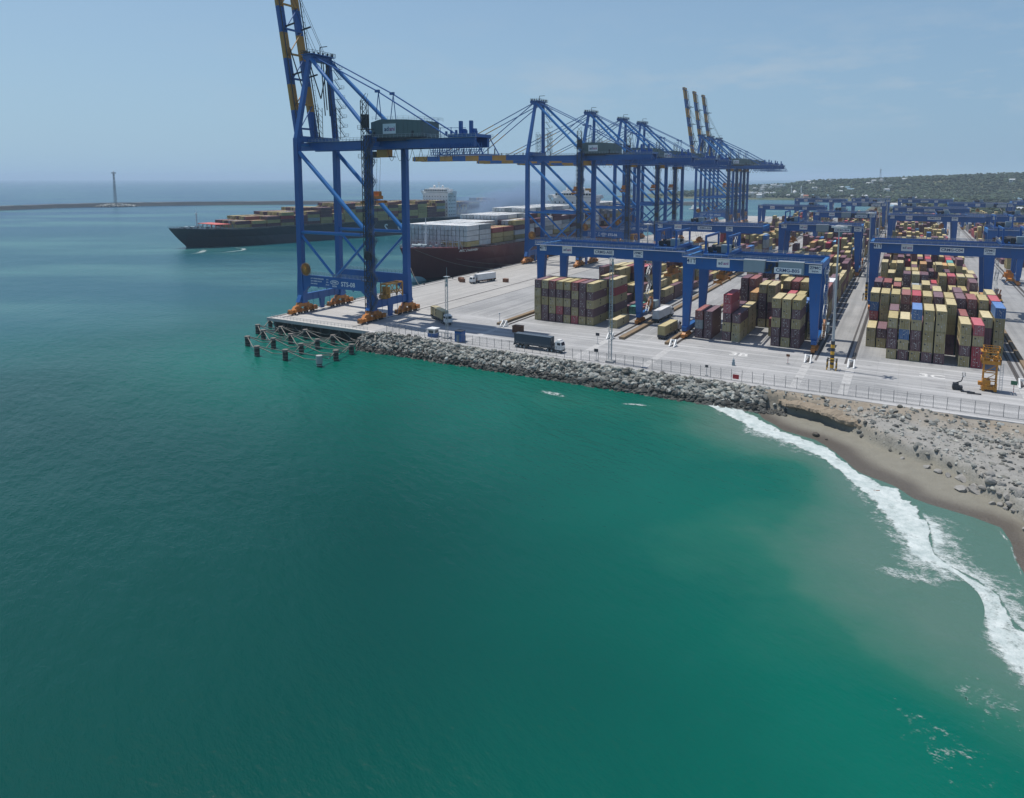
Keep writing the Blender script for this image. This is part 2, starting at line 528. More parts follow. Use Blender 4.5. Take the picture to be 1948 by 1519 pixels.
# ------------------------------------------------------------------ sea
def make_sea():
    k = NT('sea_water')
    pos = k.coord('World')
    sh = k.attr('shallow').outputs['Fac']
    big = k.noise(0.012, 3, 0.5, pos)
    mp0 = k.n('ShaderNodeMapping')
    mp0.inputs['Rotation'].default_value = (0, 0, R(-28))
    k.l(pos, mp0.inputs['Vector'])
    rot0 = mp0.outputs[0]
    mid = k.noise(0.05, 4, 0.6, pos, stretch=(1, 0.55, 1))
    deep = k.mix(k.ramp(big, [(0.35, 0.0), (0.65, 1.0)]), (0.000, 0.088, 0.064), (0.000, 0.125, 0.086))
    deep = k.mix(k.ramp(mid, [(0.45, 0.0), (0.8, 0.25)]), deep, (0.006, 0.14, 0.105))
    off = k.attr('offshore').outputs['Fac']
    deep = k.mix(off, deep, (0.006, 0.082, 0.108))
    deep = k.mix(k.attr('open_sea').outputs['Fac'], deep, (0.004, 0.050, 0.125))
    deep = k.mix(k.math('MULTIPLY', k.attr('depth').outputs['Fac'], 0.85), deep, (0.000, 0.041, 0.036))
    silt = k.noise(0.006, 4, 0.6, rot0, stretch=(0.45, 1.6, 1))
    deep = k.mix(k.math('MULTIPLY', off, k.ramp(silt, [(0.44, 0.0), (0.62, 0.8)])), deep, (0.055, 0.17, 0.165))
    turb = k.math('ADD', sh, k.math('MULTIPLY_ADD', k.noise(0.07, 4, 0.6, pos), 0.7, -0.35))
    milky = k.ramp(turb, [(0.10, 0.0), (0.55, 0.85)])
    c = k.mix(k.math('MULTIPLY', milky, k.ramp(sh, [(0.0, 0.0), (0.12, 1.0)])), deep, (0.022, 0.132, 0.092))
    grey = k.math('MULTIPLY', k.ramp(turb, [(0.42, 0.0), (0.95, 1.0)]), k.ramp(sh, [(0.2, 0.0), (0.5, 0.95)]))
    c = k.mix(grey, c, (0.080, 0.158, 0.126))
    k.base(c)
    k.rough(0.26)
    k.b.inputs['Specular IOR Level'].default_value = 0.30
    k.b.inputs['IOR'].default_value = 1.33
    mpr = k.n('ShaderNodeMapping')
    mpr.inputs['Rotation'].default_value = (0, 0, R(24))
    k.l(pos, mpr.inputs['Vector'])
    rotp = mpr.outputs[0]
    n1 = k.noise(0.42, 4, 0.62, rotp, stretch=(0.55, 1.25, 1))
    n2 = k.noise(0.09, 3, 0.55, rotp, stretch=(0.5, 1.1, 1))
    n3 = k.noise(1.9, 2, 0.5, pos)
    hgt = k.math('ADD', k.math('MULTIPLY', n2, 1.5), k.math('ADD', k.math('MULTIPLY', n1, 0.7), k.math('MULTIPLY', n3, 0.14)))
    cm = k.attr('calm').outputs['Fac']
    bp = k.n('ShaderNodeBump')
    bp.inputs['Distance'].default_value = 1.0
    k.l(k.math('MULTIPLY_ADD', cm, -0.30, 0.66), bp.inputs['Strength'])
    k.l(hgt, bp.inputs['Height'])
    k.l(bp.outputs[0], k.b.inputs['Normal'])
    xs = np.concatenate([[-30000, -15000, -8000, -5000, -3500, -2500, -1800, -1300, -950, -720, -560, -450, -380, -330], np.arange(-300, 61, 1.6), [75, 100, 160, 300, 700, 1500, 4000, 12000, 30000]])
    ys = np.concatenate([[-6000, -1500, -400, -100, -30], np.arange(-10, 261, 1.6), [275, 300, 340, 400, 480, 580, 720, 900, 1200, 1600, 2200, 3200, 5000, 8000, 14000, 30000]])
    X, Y = np.meshgrid(xs, ys)
    d, arc = seg_dist(X, Y, FOAM_OUT)
    dist = np.maximum(-d, 0)
    a0 = arc / 120.0
    wid = 14.5 + 8 * np.sin(arc / 11.5 + 0.9) + 5 * vnoise(X, Y, 22)
    wid = wid + 5 * sstep(62, 80, arc) - 7 * sstep(84, 110, arc)
    shl = np.exp(-(dist / np.maximum(wid, 5)) ** 1.7)
    shl = np.where(d > 0, 1, shl)
    shl *= sstep(-70, -22, X)
    shl = np.maximum(shl, 0.22 * np.exp(-((X + 62) / 26.0) ** 2 - ((Y - 152) / 9.0) ** 2))
    dsh, _ = seg_dist(X, Y, SHORE)
    dep = sstep(28, 92, -dsh) * sstep(-330, -150, X - 0.4 * (Y - 100))
    opn = sstep(520, 1500, np.hypot(X, Y)) * sstep(-350, -900, X + 0 * Y)
    opn = np.maximum(opn, sstep(1500, 2600, np.hypot(X, Y)))
    off = sstep(-120, -330, X - 0.35 * (Y - 200)) 
    return tag(grid_mesh('sea', xs, ys, lambda a, b: np.full(a.shape, SEA), k.m, {'shallow': np.clip(shl, 0, 1), 'offshore': off, 'open_sea': opn, 'depth': dep, 'calm': sstep(-170, -70, X - 0.75 * (Y - 60))}), kind='structure')
sea_o = make_sea()

def foam_material():
    k = NT('surf_foam')
    pos = k.coord('World')
    u = k.attr('across').outputs['Fac']
    dens = k.attr('cover').outputs['Fac']
    n = k.math('ADD', k.math('MULTIPLY', k.noise(0.75, 6, 0.68, pos), 0.6), k.math('MULTIPLY', k.noise(2.6, 4, 0.65, pos, stretch=(1, 1.8, 1)), 0.4))
    a = k.math('SUBTRACT', k.math('ADD', dens, n), 1.0)
    a = k.ramp(k.math('MULTIPLY_ADD', a, 5.0, 0.5, clamp=True), [(0.0, 0.0), (1.0, 0.97)])
    k.l(a, k.b.inputs['Alpha'])
    k.base(k.mix(k.ramp(k.noise(0.55, 6, 0.7, pos), [(0.32, 0.0), (0.62, 1.0)]), (0.36, 0.44, 0.43), (0.60, 0.66, 0.645)))
    k.rough(0.8)
    k.bump(k.noise(1.5, 5, 0.65, pos), 0.7, 0.3)
    return k.m
M['foam'] = foam_material()
def make_foam():
    def resample(p, n):
        p = np.array(p)
        L = np.concatenate([[0], np.cumsum(np.hypot(*np.diff(p, axis=0).T))])
        t = np.linspace(0, L[-1], n)
        q = np.stack([np.interp(t, L, p[:, 0]), np.interp(t, L, p[:, 1])], -1)
        for _ in range(6):
            q[1:-1] = 0.25 * q[:-2] + 0.5 * q[1:-1] + 0.25 * q[2:]
        return q
    N = 420
    A, B = resample(FOAM_OUT, N), resample(FOAM_IN, N)
    us = np.linspace(-1.4, 1.2, 34)
    P = A[:, None, :] + (B - A)[:, None, :] * us[None, :, None]
    # keep a minimum width so the far end does not pinch
    X, Y = P[..., 0], P[..., 1]
    tt = np.linspace(0, 1, N)[:, None]
    wig = 0.20 * vnoise(tt * 400, us[None, :] * 0 + 3, 9) + 0.10 * vnoise(tt * 400, us[None, :] * 6, 3.0)
    uu = us[None, :] + wig
    core = sstep(-0.02, 0.30, uu) * sstep(1.04, 0.90, uu)
    fade = 0.35 + 0.65 * sstep(0.86, 0.62, tt)
    lace_sea = np.clip(1 - (-uu) / 1.2, 0, 1) * (uu < 0.32) * (0.40 + 0.22 * vnoise(tt * 300, us[None, :] * 0, 22) + 0.16 * sstep(0.45, 0.6, tt))
    swash = 0 * (uu >= 0.9) * np.clip(1 - (uu - 1) / 2.6, 0, 1) * sstep(0.42, 0.48, tt) * sstep(0.90, 0.80, tt) * (0.56 + 0.14 * vnoise(tt * 300, us[None, :] * 9, 5))
    rim = np.exp(-((uu - 2.3) / 0.16) ** 2) * sstep(0.44, 0.48, tt) * sstep(0.70, 0.60, tt) * 0.0
    cover = np.maximum(np.maximum(core * (0.40 + 0.27 * fade + 0.10 * vnoise(tt * 400, us[None, :] * 8, 6)), lace_sea), np.maximum(swash, rim))
    cover = cover * sstep(0.0, 0.012, tt)
    Z = np.maximum(SEA, z_land(X, Y)) + 0.06 + 0.10 * np.exp(-((uu - 0.75) / 0.35) ** 2) * fade
    V = np.stack([X, Y, Z], -1).reshape(-1, 3)
    i = np.arange(N * len(us)).reshape(N, len(us))
    F = np.stack([i[:-1, :-1], i[:-1, 1:], i[1:, 1:], i[1:, :-1]], -1).reshape(-1, 4)
    o = big_mesh('surf_foam', V, F, M['foam'], smooth=True)
    for nm, arr in (('across', np.broadcast_to(uu, X.shape)), ('cover', cover)):
        at = o.data.attributes.new(nm, 'FLOAT', 'POINT')
        at.data.foreach_set('value', np.ascontiguousarray(arr, np.float32).ravel())
    tag(o, 'white surf breaking along the grey sand beach', 'surf foam', kind='stuff')
make_foam()
def make_swash():
    """thin sheet of foam lace sliding up the sand behind the breaking wave"""
    xs, ys = np.arange(2.0, 24.0, .3), np.arange(92.0, 134.0, .3)
    X, Y = np.meshgrid(xs, ys)
    di, _ = seg_dist(X, Y, FOAM_IN)
    ds, _ = seg_dist(X, Y, SHORE)
    cov = 0.56 * np.exp(-np.maximum(di, 0) / 6.5) + 0.10 * vnoise(X + 1.2 * Y, Y * .35, 3.0) + 0.06
    rim = np.exp(-((ds - 0.1 + .5 * vnoise(X, Y, 5)) / .35) ** 2) * .50
    cov = np.maximum(cov * sstep(.6, -.6, ds), rim) * sstep(-.6, .4, di) * sstep(132, 127, Y) * sstep(93, 100, Y)
    o = grid_mesh('swash_foam', xs, ys, lambda a, b: np.maximum(SEA, z_land(a, b)) + .05, M['foam'], {'cover': cov, 'across': cov})
    tag(o, 'thin lacy foam sliding over the wet sand behind the surf', 'foam', kind='stuff')
make_swash()
def foam_ribbon(name, label, pts, w, cov, n=60):
    p = np.array(pts, float)
    L = np.concatenate([[0], np.cumsum(np.hypot(*np.diff(p, axis=0).T))])
    t = np.linspace(0, L[-1], n)
    q = np.stack([np.interp(t, L, p[:, 0]), np.interp(t, L, p[:, 1])], -1)
    for _ in range(4):
        q[1:-1] = .25 * q[:-2] + .5 * q[1:-1] + .25 * q[2:]
    d = np.gradient(q, axis=0)
    d /= np.linalg.norm(d, axis=1)[:, None] + 1e-9
    nn = np.stack([-d[:, 1], d[:, 0]], -1)
    us = np.linspace(-1, 1, 11)
    P = q[:, None] + nn[:, None] * us[None, :, None] * w
    V = np.concatenate([P, np.full(P.shape[:2] + (1,), SEA + 0.08)], -1).reshape(-1, 3)
    i = np.arange(n * 11).reshape(n, 11)
    F = np.stack([i[:-1, :-1], i[:-1, 1:], i[1:, 1:], i[1:, :-1]], -1).reshape(-1, 4)
    o = big_mesh(name, V, F, M['foam'], smooth=True)
    e = np.sin(np.pi * np.linspace(0, 1, n))[:, None] ** .5
    for nm, a in (('across', np.broadcast_to(us[None], (n, 11))), ('cover', cov * e * (1 - us[None] ** 2) ** .7)):
        at = o.data.attributes.new(nm, 'FLOAT', 'POINT')
        at.data.foreach_set('value', np.ascontiguousarray(a, np.float32).ravel())
    tag(o, label, 'foam', kind='stuff')
foam_ribbon('bow_foam', 'curl of white foam on the water beside the navy ship, nearer the bow', [(-452, 322), (-455, 338), (-468, 352), (-480, 355)], 4.6, .52)
foam_ribbon('bow_foam', 'long thin line of foam alongside the navy ship', [(-450, 326), (-443, 338), (-441.5, 352), (-442, 366), (-452, 375), (-470, 377), (-482, 371)], 3.4, .51)
foam_ribbon('breaking_crest', 'small white breaking crest off the rock armour', [(-82, 155.0), (-79, 157.4), (-75, 156.8), (-71, 154.5)], 2.2, .52)
foam_ribbon('breaking_crest', 'faint pale crest off the rock armour nearer the beach', [(-60, 157.2), (-55, 159.0), (-50, 160.4)], 1.4, .50)
foam_ribbon('foam_trail', 'thin foam trail reaching seaward from the surf', [(-3.4, 108.6), (-1.5, 106.6), (1.5, 106.2), (6, 106.8), (10, 105.6)], 2.8, .50)
foam_ribbon('foam_trail', 'loose foam lace on the water at the lower edge of the surf', [(4, 82), (8, 84), (13, 83), (17, 84)], 7.0, .385)
foam_ribbon('foam_trail', 'faint foam lace farthest out from the surf', [(-1, 72), (4, 75), (9, 74), (14, 76)], 9.0, .37)

# ------------------------------------------------------------------ beach, scarp and rubble bank
def make_beach():
    k = NT('beach_ground')
    pos = k.coord('World')
    bank = k.attr('bank').outputs['Fac']
    wet = k.attr('wet').outputs['Fac']
    tan = k.attr('tan').outputs['Fac']
    sand = k.mix(k.noise(0.5, 5, 0.6, pos), (0.185, 0.175, 0.14), (0.265, 0.255, 0.21))
    sand = k.mix(wet, sand, (0.098, 0.083, 0.064))
    grey = k.mix(k.noise(0.8, 6, 0.7, pos), (0.17, 0.165, 0.15), (0.42, 0.415, 0.385))
    soil = k.mix(k.noise(0.9, 6, 0.7, pos), (0.165, 0.135, 0.098), (0.385, 0.335, 0.262))
    bk = k.mix(k.math('MULTIPLY_ADD', k.noise(0.25, 4, 0.6, pos), 1.6, k.math('SUBTRACT', tan, 0.85), clamp=True), grey, soil)
    k.base(k.mix(bank, sand, bk))
    k.rough(k.math('MULTIPLY_ADD', wet, -0.55, 0.92))
    k.bump(k.math('ADD', k.noise(1.3, 6, 0.7, pos), k.math('MULTIPLY', k.noise(5.0, 4, 0.7, pos), 0.35)), k_strength(k, bank), 0.5)
    xs = np.concatenate([np.arange(-152, 45, 0.5), np.arange(45, 90, 3)])
    ys = np.concatenate([np.arange(-8, 60, 2.0), np.arange(60, 174.3, 0.5)])
    X, Y = np.meshgrid(xs, ys)
    d, _ = seg_dist(X, Y, SHORE)
    s, _ = seg_dist(X, Y, SCARP)
    s = s + 0.9 * vnoise(X, Y, 3.5)
    tanv = np.clip(np.exp(-np.abs(s - 1.2) / 2.0) * sstep(2, -8, X) + sstep(11, 3, 173.4 - Y) * 0.8 * sstep(-46, -38, X) + 0.30 * vnoise(X, Y, 9), 0, 1)
    tag(grid_mesh('beach', xs, ys, z_land, k.m, {'bank': sstep(0.0, 1.6, s), 'wet': sstep(6.5, 2.0, d + 1.5 * vnoise(X, Y, 9)), 'tan': tanv}), kind='structure')
def k_strength(k, bank):
    return 0.55
make_beach()

# ------------------------------------------------------------------ rocks
def rock_protos(n, seed):
    r = np.random.RandomState(seed)
    bm = bmesh.new()
    bmesh.ops.create_icosphere(bm, subdivisions=2, radius=1.0)
    V0 = np.array([v.co[:] for v in bm.verts])
    F0 = np.array([[v.index for v in f.verts] for f in bm.faces])
    bm.free()
    out = []
    for _ in range(n):
        V = V0 * (0.7 + 0.6 * r.rand(3))
        for _ in range(9):                                   # chop flat facets
            nn = r.normal(size=3)
            nn /= np.linalg.norm(nn)
            dd = 0.45 + 0.35 * r.rand()
            e = V @ nn - dd
            V = V - np.clip(e, 0, None)[:, None] * nn
        out.append(V)
    return out, F0
RP, RF = rock_protos(10, 5)
def rot3(r):
    q = r.normal(size=4)
    q /= np.linalg.norm(q)
    w, x, y, z = q
    return np.array([[1 - 2 * (y * y + z * z), 2 * (x * y - z * w), 2 * (x * z + y * w)], [2 * (x * y + z * w), 1 - 2 * (x * x + z * z), 2 * (y * z - x * w)], [2 * (x * z - y * w), 2 * (y * z + x * w), 1 - 2 * (x * x + y * y)]])
def scatter_rocks(pts, seed):
    r = np.random.RandomState(seed)
    Vs, Fs, Cs, o = [], [], [], 0
    for (x, y, z, s) in pts:
        V = RP[r.randint(len(RP))] @ rot3(r).T * s * np.array([1, 1, 0.8]) + np.array([x, y, z])
        Vs.append(V)
        Fs.append(RF + o)
        o += len(V)
        t = 0.36 + 0.72 * r.rand()
        if r.rand() < 0.24:
            t *= 0.42
        w = r.rand()
        wetk = 0.30 if z < SEA + 1.0 + 0.7 * w else 1.0
        Cs.append(np.tile([t * (0.98 + 0.05 * w) * wetk, t * wetk, t * (0.98 - 0.08 * w) * wetk, 1], (len(RF), 1)))
    return np.concatenate(Vs), np.concatenate(Fs), np.concatenate(Cs)
kr = NT('rock')
_t = kr.attr('tint').outputs['Color']
kr.base(kr.mix(1.0, kr.mix(kr.noise(1.6, 5, 0.7, kr.coord('World')), (0.24, 0.245, 0.24), (0.52, 0.53, 0.51)), _t, 'MULTIPLY'))
kr.rough(0.9)
kr.bump(kr.noise(4.0, 4, 0.7, kr.coord('World')), 0.4, 0.15)
M['rock'] = kr.m
kr2 = NT('boulder_rock')
kr2.base(kr2.mix(kr2.noise(0.9, 6, 0.7), (0.13, 0.125, 0.115), (0.42, 0.41, 0.38)))
kr2.rough(0.9)
kr2.bump(kr2.noise(2.5, 5, 0.7), 0.5, 0.2)
M['boulder'] = kr2.m
kr3 = NT('dark_wet_rock')
kr3.base(kr3.mix(kr3.noise(0.9, 6, 0.7), (0.03, 0.027, 0.022), (0.13, 0.11, 0.085)))
kr3.rough(0.6)
M['dark_rock'] = kr3.m

def armour():
    r = np.random.RandomState(11)
    pts = []
    for _ in range(6800):
        x = r.uniform(-153, -27)
        t = r.rand()
        if x < -108 and r.rand() < .35:
            t = r.uniform(.5, 1.0)
        y = 166.6 + t * 6.6
        if x < -142:
            y -= 0.1 * (-142 - x) * t
        z = float(np.interp(y, [166.2, 167.6, 172.4, 173.4], [-5.6, -4.9, -0.5, 0.0]))
        if x < -112:                                       # the heap is higher beside the quay
            kk = np.clip((-112 - x) / 18, 0, 1)
            y += kk * t * 2.0 * r.rand()
            z += kk * (0.2 + 0.7 * r.rand()) * t
        s = 0.26 + 0.72 * r.rand() ** 2.6
        if x > -75:
            s *= 1.15
        pts.append((x, y, z + 0.15, s))
    V, F, C = scatter_rocks(pts, 21)
    tag(big_mesh('rock_armour', V, F, M['rock'], col=C), 'grey quarried rock armour sloping from the pavement into green water', 'rock armour', kind='stuff')
    # rubble strewn over the bank
    pts = []
    for _ in range(7500):
        x = r.uniform(-34, 40)
        y = r.uniform(118, 172.6)
        s, _a = seg_dist(np.array([x]), np.array([y]), SCARP)
        if s[0] < 0.2 or (s[0] > 3 and float(vnoise(np.array([x]), np.array([y]), 7)[0]) < 0.05 and r.rand() < 0.55):
            continue
        z = float(z_land(np.array([x]), np.array([y]))[0])
        pts.append((x, y, z + 0.04, 0.10 + 0.62 * r.rand() ** 4))
    for cx, cy in ((-2, 168.5), (0.5, 167.2), (8.5, 164.5), (10, 163), (15, 162.5), (17.5, 160), (20, 164), (22, 157), (13, 155), (24, 150)):
        for _ in range(26):                                # heaps of broken slabs
            x, y = cx + r.normal() * 1.3, cy + r.normal() * 1.0
            z = float(z_land(np.array([x]), np.array([y]))[0])
            pts.append((x, y, z + .12, .22 + .55 * r.rand() ** 2))
    for _ in range(500):                                   # dark wet stones at the foot of the bank
        x = r.uniform(-42, -22)
        y = r.uniform(167.0, 170.5) - max(0, (x + 30)) * 0.05
        z = float(z_land(np.array([x]), np.array([y]))[0])
        pts.append((x, y, min(z + 0.1, -3.0), 0.2 + 0.3 * r.rand()))
    V, F, C = scatter_rocks(pts, 22)
    tag(big_mesh('rubble', V, F, M['rock'], col=C), 'broken concrete and stone rubble strewn over the bank behind the beach', 'rubble', kind='stuff')
armour()

def boulders():
    r = np.random.RandomState(31)
    k = 0
    line = [(1.5, 152.2), (8.6, 146.3), (13.8, 140.2), (18.0, 134.4), (19.4, 128.5), (20.0, 121.5), (21.0, 113), (24.5, 102)]
    meshes = []
    for V in RP:
        me = bpy.data.meshes.new('boulder')
        me.from_pydata([tuple(v) for v in V], [], [tuple(f) for f in RF])
        me.materials.append(M['boulder'])
        meshes.append(me)
    for i in range(74):
        t = r.rand() ** 0.8 * (len(line) - 1)
        j = min(int(t), len(line) - 2)
        f = t - j
        x = line[j][0] * (1 - f) + line[j + 1][0] * f + r.normal() * 0.9 + 0.6
        y = line[j][1] * (1 - f) + line[j + 1][1] * f + r.normal() * 0.8
        z = float(z_land(np.array([x]), np.array([y]))[0])
        s = (0.35 + 0.75 * r.rand()) * (0.7 + 0.6 * min(1, t / 3))
        o = bpy.data.objects.new('boulder', meshes[r.randint(len(meshes))])
        COL.objects.link(o)
        o.location = (x, y, z + 0.15 * s)
        o.scale = (s * 1.15, s, s * 0.75)
        o.rotation_euler = (r.rand() * 0.6, r.rand() * 0.6, r.rand() * 6.28)
        tag(o, 'grey boulder lying in the row of big stones along the back of the beach', 'boulder', 'boulders along the back of the beach')
    for (x, y, s, lab) in ((-14.6, 157.8, 1.05, 'dark wet rock alone on the brown sand below the overhanging bank'), (-12.4, 156.2, 0.42, 'small dark stone on the sand just seaward of the larger dark rock')):
        o = bpy.data.objects.new('beach_rock', meshes[3].copy())
        o.data.materials.clear()
        o.data.materials.append(M['dark_rock'])
        COL.objects.link(o)
        o.location = (x, y, float(z_land(np.array([x]), np.array([y]))[0]) + 0.2 * s)
        o.scale = (s, s, s * 0.7)
        tag(o, lab, 'rock')
    m = MB()
    m.tube((0, 0, 0), (0.5, 0.2, 0.75), 0.5, 0.38, 9)
    for a, L in ((0.2, 1.4), (1.5, 1.0), (2.6, 1.2), (3.7, 0.9), (4.6, 1.3), (5.5, 0.8)):
        m.tube((0, 0, 0.15), (math.cos(a) * L, math.sin(a) * L, -0.1 + 0.25 * (a % 1)), 0.24, 0.07, 7)
    m.tube((0.5, 0.2, 0.75), (1.1, 0.5, 0.95), 0.2, 0.08, 7)
    st = m.build('driftwood_stump', M['rust'])
    st.location = (-2.8, 133.9, float(z_land(np.array([-2.8]), np.array([133.9]))[0]))
    tag(st, 'rust brown tree stump washed up on the wet sand', 'driftwood')
boulders()

# ------------------------------------------------------------------ pavement and quay
def concrete(name, a, b, joint=True):
    k = NT(name)
    pos = k.coord('World')
    f = k.noise(0.045, 5, 0.62, pos)
    c = k.mix(k.ramp(f, [(0.3, 0.0), (0.72, 1.0)]), a, b)
    g = k.noise(0.9, 5, 0.7, pos)
    c = k.mix(k.ramp(g, [(0.42, 0.0), (0.8, 0.35)]), c, tuple(x * 0.62 for x in a))
    st = k.noise(0.35, 4, 0.6, pos, stretch=(0.06, 1.6, 1))         # drive marks along the perimeter road
    sx = k.n('ShaderNodeSeparateXYZ')
    k.l(pos, sx.inputs[0])
    road = k.math('MULTIPLY', k.math('LESS_THAN', sx.outputs[1], 216), 1.0)
    c = k.mix(k.math('MULTIPLY', road, k.ramp(st, [(0.48, 0.0), (0.62, 0.62)])), c, tuple(min(1, x * 1.35) for x in b))
    st2 = k.noise(0.3, 4, 0.6, pos, stretch=(1.6, 0.05, 1))
    c = k.mix(k.math('MULTIPLY', k.math('SUBTRACT', 1.0, road), k.ramp(st2, [(0.46, 0.0), (0.68, 0.55)])), c, tuple(x * 0.66 for x in a))
    sk = k.noise(0.16, 3, 0.7, pos, stretch=(0.5, 1.4, 1))           # black rubber marks
    c = k.mix(k.ramp(sk, [(0.66, 0.0), (0.73, 0.6)]), c, (0.07, 0.07, 0.072))
    if joint:
        br = k.n('ShaderNodeTexBrick')
        br.offset = 0.0
        br.inputs['Scale'].default_value = 1.0
        br.inputs['Brick Width'].default_value = 5.0
        br.inputs['Row Height'].default_value = 5.0
        br.inputs['Mortar Size'].default_value = 0.035
        br.inputs['Color1'].default_value = (1, 1, 1, 1)
        br.inputs['Color2'].default_value = (0.9, 0.9, 0.9, 1)
        br.inputs['Mortar'].default_value = (0.55, 0.55, 0.55, 1)
        k.l(pos, br.inputs['Vector'])
        c = k.mix(0.5, c, k.mix(1.0, c, br.outputs[0], 'MULTIPLY'))
    k.base(c)
    k.rough(0.85)
    return k.m
M['concrete'] = concrete('yard_concrete', (0.275, 0.28, 0.28), (0.41, 0.41, 0.405))
M['apron'] = concrete('apron_concrete', (0.385, 0.375, 0.355), (0.47, 0.46, 0.435))
M['kerb'] = paint('dirty_kerb', (0.26, 0.185, 0.105), 0.9, 0.7, (0.15, 0.12, 0.09), 0.5)
M['conc_dark'] = paint('shade_concrete', (0.07, 0.068, 0.066), 0.9, 0.5, (0.05, 0.05, 0.05), 0.4)  # dark colour stands for the shaded void under the quay deck
M['line'] = paint('worn_line', (0.50, 0.50, 0.485), 0.8, 0.95, (0.33, 0.33, 0.33), 1.1)
M['steel'] = paint('rail_steel', (0.10, 0.085, 0.075), 0.5, 0.3, None, 1.0, 0.4)
M['trench'] = paint('trench_dark', (0.085, 0.08, 0.078), 0.9, 0.3)

QX, QY0, QY1 = -199.5, 174.0, 985.0
def sheet(name, polys, z, mat):
    m = MB()
    for p in polys:
        m.add([(x, y, z) for x, y in p], [tuple(range(len(p)))])
    return m.build(name, mat)
m = MB()
m.box(-152, 900, 173.3, 985, -9, 0)
tag(m.build('yard_pavement', M['concrete']), kind='structure')
m = MB()
m.box(QX, -152.02, QY0, QY1, -0.75, 0.0)
m.box(QX, -152.02, QY0, QY0 + 0.5, 0.0, 0.32)
m.box(QX, QX + 0.5, QY0 + 0.5, QY1, 0.0, 0.28)
tag(m.build('quay_apron', M['apron']), kind='structure')
m = MB()
m.box(QX + 0.6, -152.1, QY0 + 3.2, QY1 - 1, -9, -0.77)
m.box(QX - 0.02, QX + 0.58, QY0 + 3.2, QY1 - 1, -3.4, -0.77)
for i in range(11):
    m.tube((QX + 3 + i * 4.4, QY0 + 1.6, -9), (QX + 3 + i * 4.4, QY0 + 1.6, -0.77), 0.55, None, 10)
tag(m.build('quay_wall', M['conc_dark']), kind='structure')

# lighter perimeter lines, crane rails, cable slots and kerbs
RAILS = dict(A=(-118.2, -79.6), B=(-59.6, -21.9), C=(-11.2, 26.2), D=(46.2, 84.0), E=(94.0, 131.0))
m, mt = MB(), MB()
for blk, (x0, x1) in RAILS.items():
    for x in (x0, x1):
        m.box(x - 0.10, x + 0.10, 204, 970, 0.004, 0.16)
        mt.box(x - 0.55, x + 0.55, 205, 970, 0.0, 0.006)
    mt.box(x1 + 1.3, x1 + 1.9, 207, 970, 0.0, 0.006)
    mt.box(x0 - 1.9, x0 - 1.3, 207, 970, 0.0, 0.006)
for x in (-195.8, -162.3):
    m.box(x - 0.09, x + 0.09, 178, 980, 0.004, 0.05)
    mt.box(x - 0.35, x + 0.35, 178, 980, 0.0, 0.006)
mt.box(-152.25, -151.8, 190, 980, 0.0, 0.007)
tag(m.build('crane_rails', M['steel']), kind='structure')
tag(mt.build('rail_slots', M['trench']), kind='structure')
m = MB()
for x0, x1 in ((-121.6, -120.0), (-77.0, -75.4), (-62.4, -61.4), (28.6, 29.6)):
    m.box(x0, x1, 205, 560, 0.0, 0.75)
tag(m.build('lane_kerbs', M['kerb']), kind='structure')
m = MB()
for x in (-118.2, -79.6, -59.6, -21.9, -11.2, 26.2):          # pale strips running on from the rail ends
    m.box(x - 1.0, x + 1.0, 176.8, 202.5, 0.0, 0.004)
m.box(-152, 30, 175.2, 175.5, 0.0, 0.004)
for i in range(6):
    y = 181.5 + i * 3.9
    m.box(-70, 60, y, y + 0.18, 0.0, 0.004)
for x in (-72.5, -68.5, -64.5):
    for j in range(24):
        m.box(x - 0.1, x + 0.1, 208 + j * 14, 214 + j * 14, 0.0, 0.004)
for x in (-140.0, -132.0, -126.5):
    m.box(x - 0.12, x + 0.12, 205, 960, 0.0, 0.004)
tag(m.build('road_markings', M['line']), kind='structure')
M['letter'] = paint('road_letter', (0.66, 0.66, 0.64), 0.8, 0.5, (0.45, 0.45, 0.44), 1.0)
def ground_text(body, x, y, size):
    mm = MB()
    mm.text(body, Vector((x, y, 0.006)), Matrix.Identity(3), size, ext=0.0)
    tag(mm.build('road_lettering', M['letter']), kind='structure')
ground_text('3C', 7.4, 204.8, 5.0)
ground_text('3B', -40.2, 203.4, 5.0)

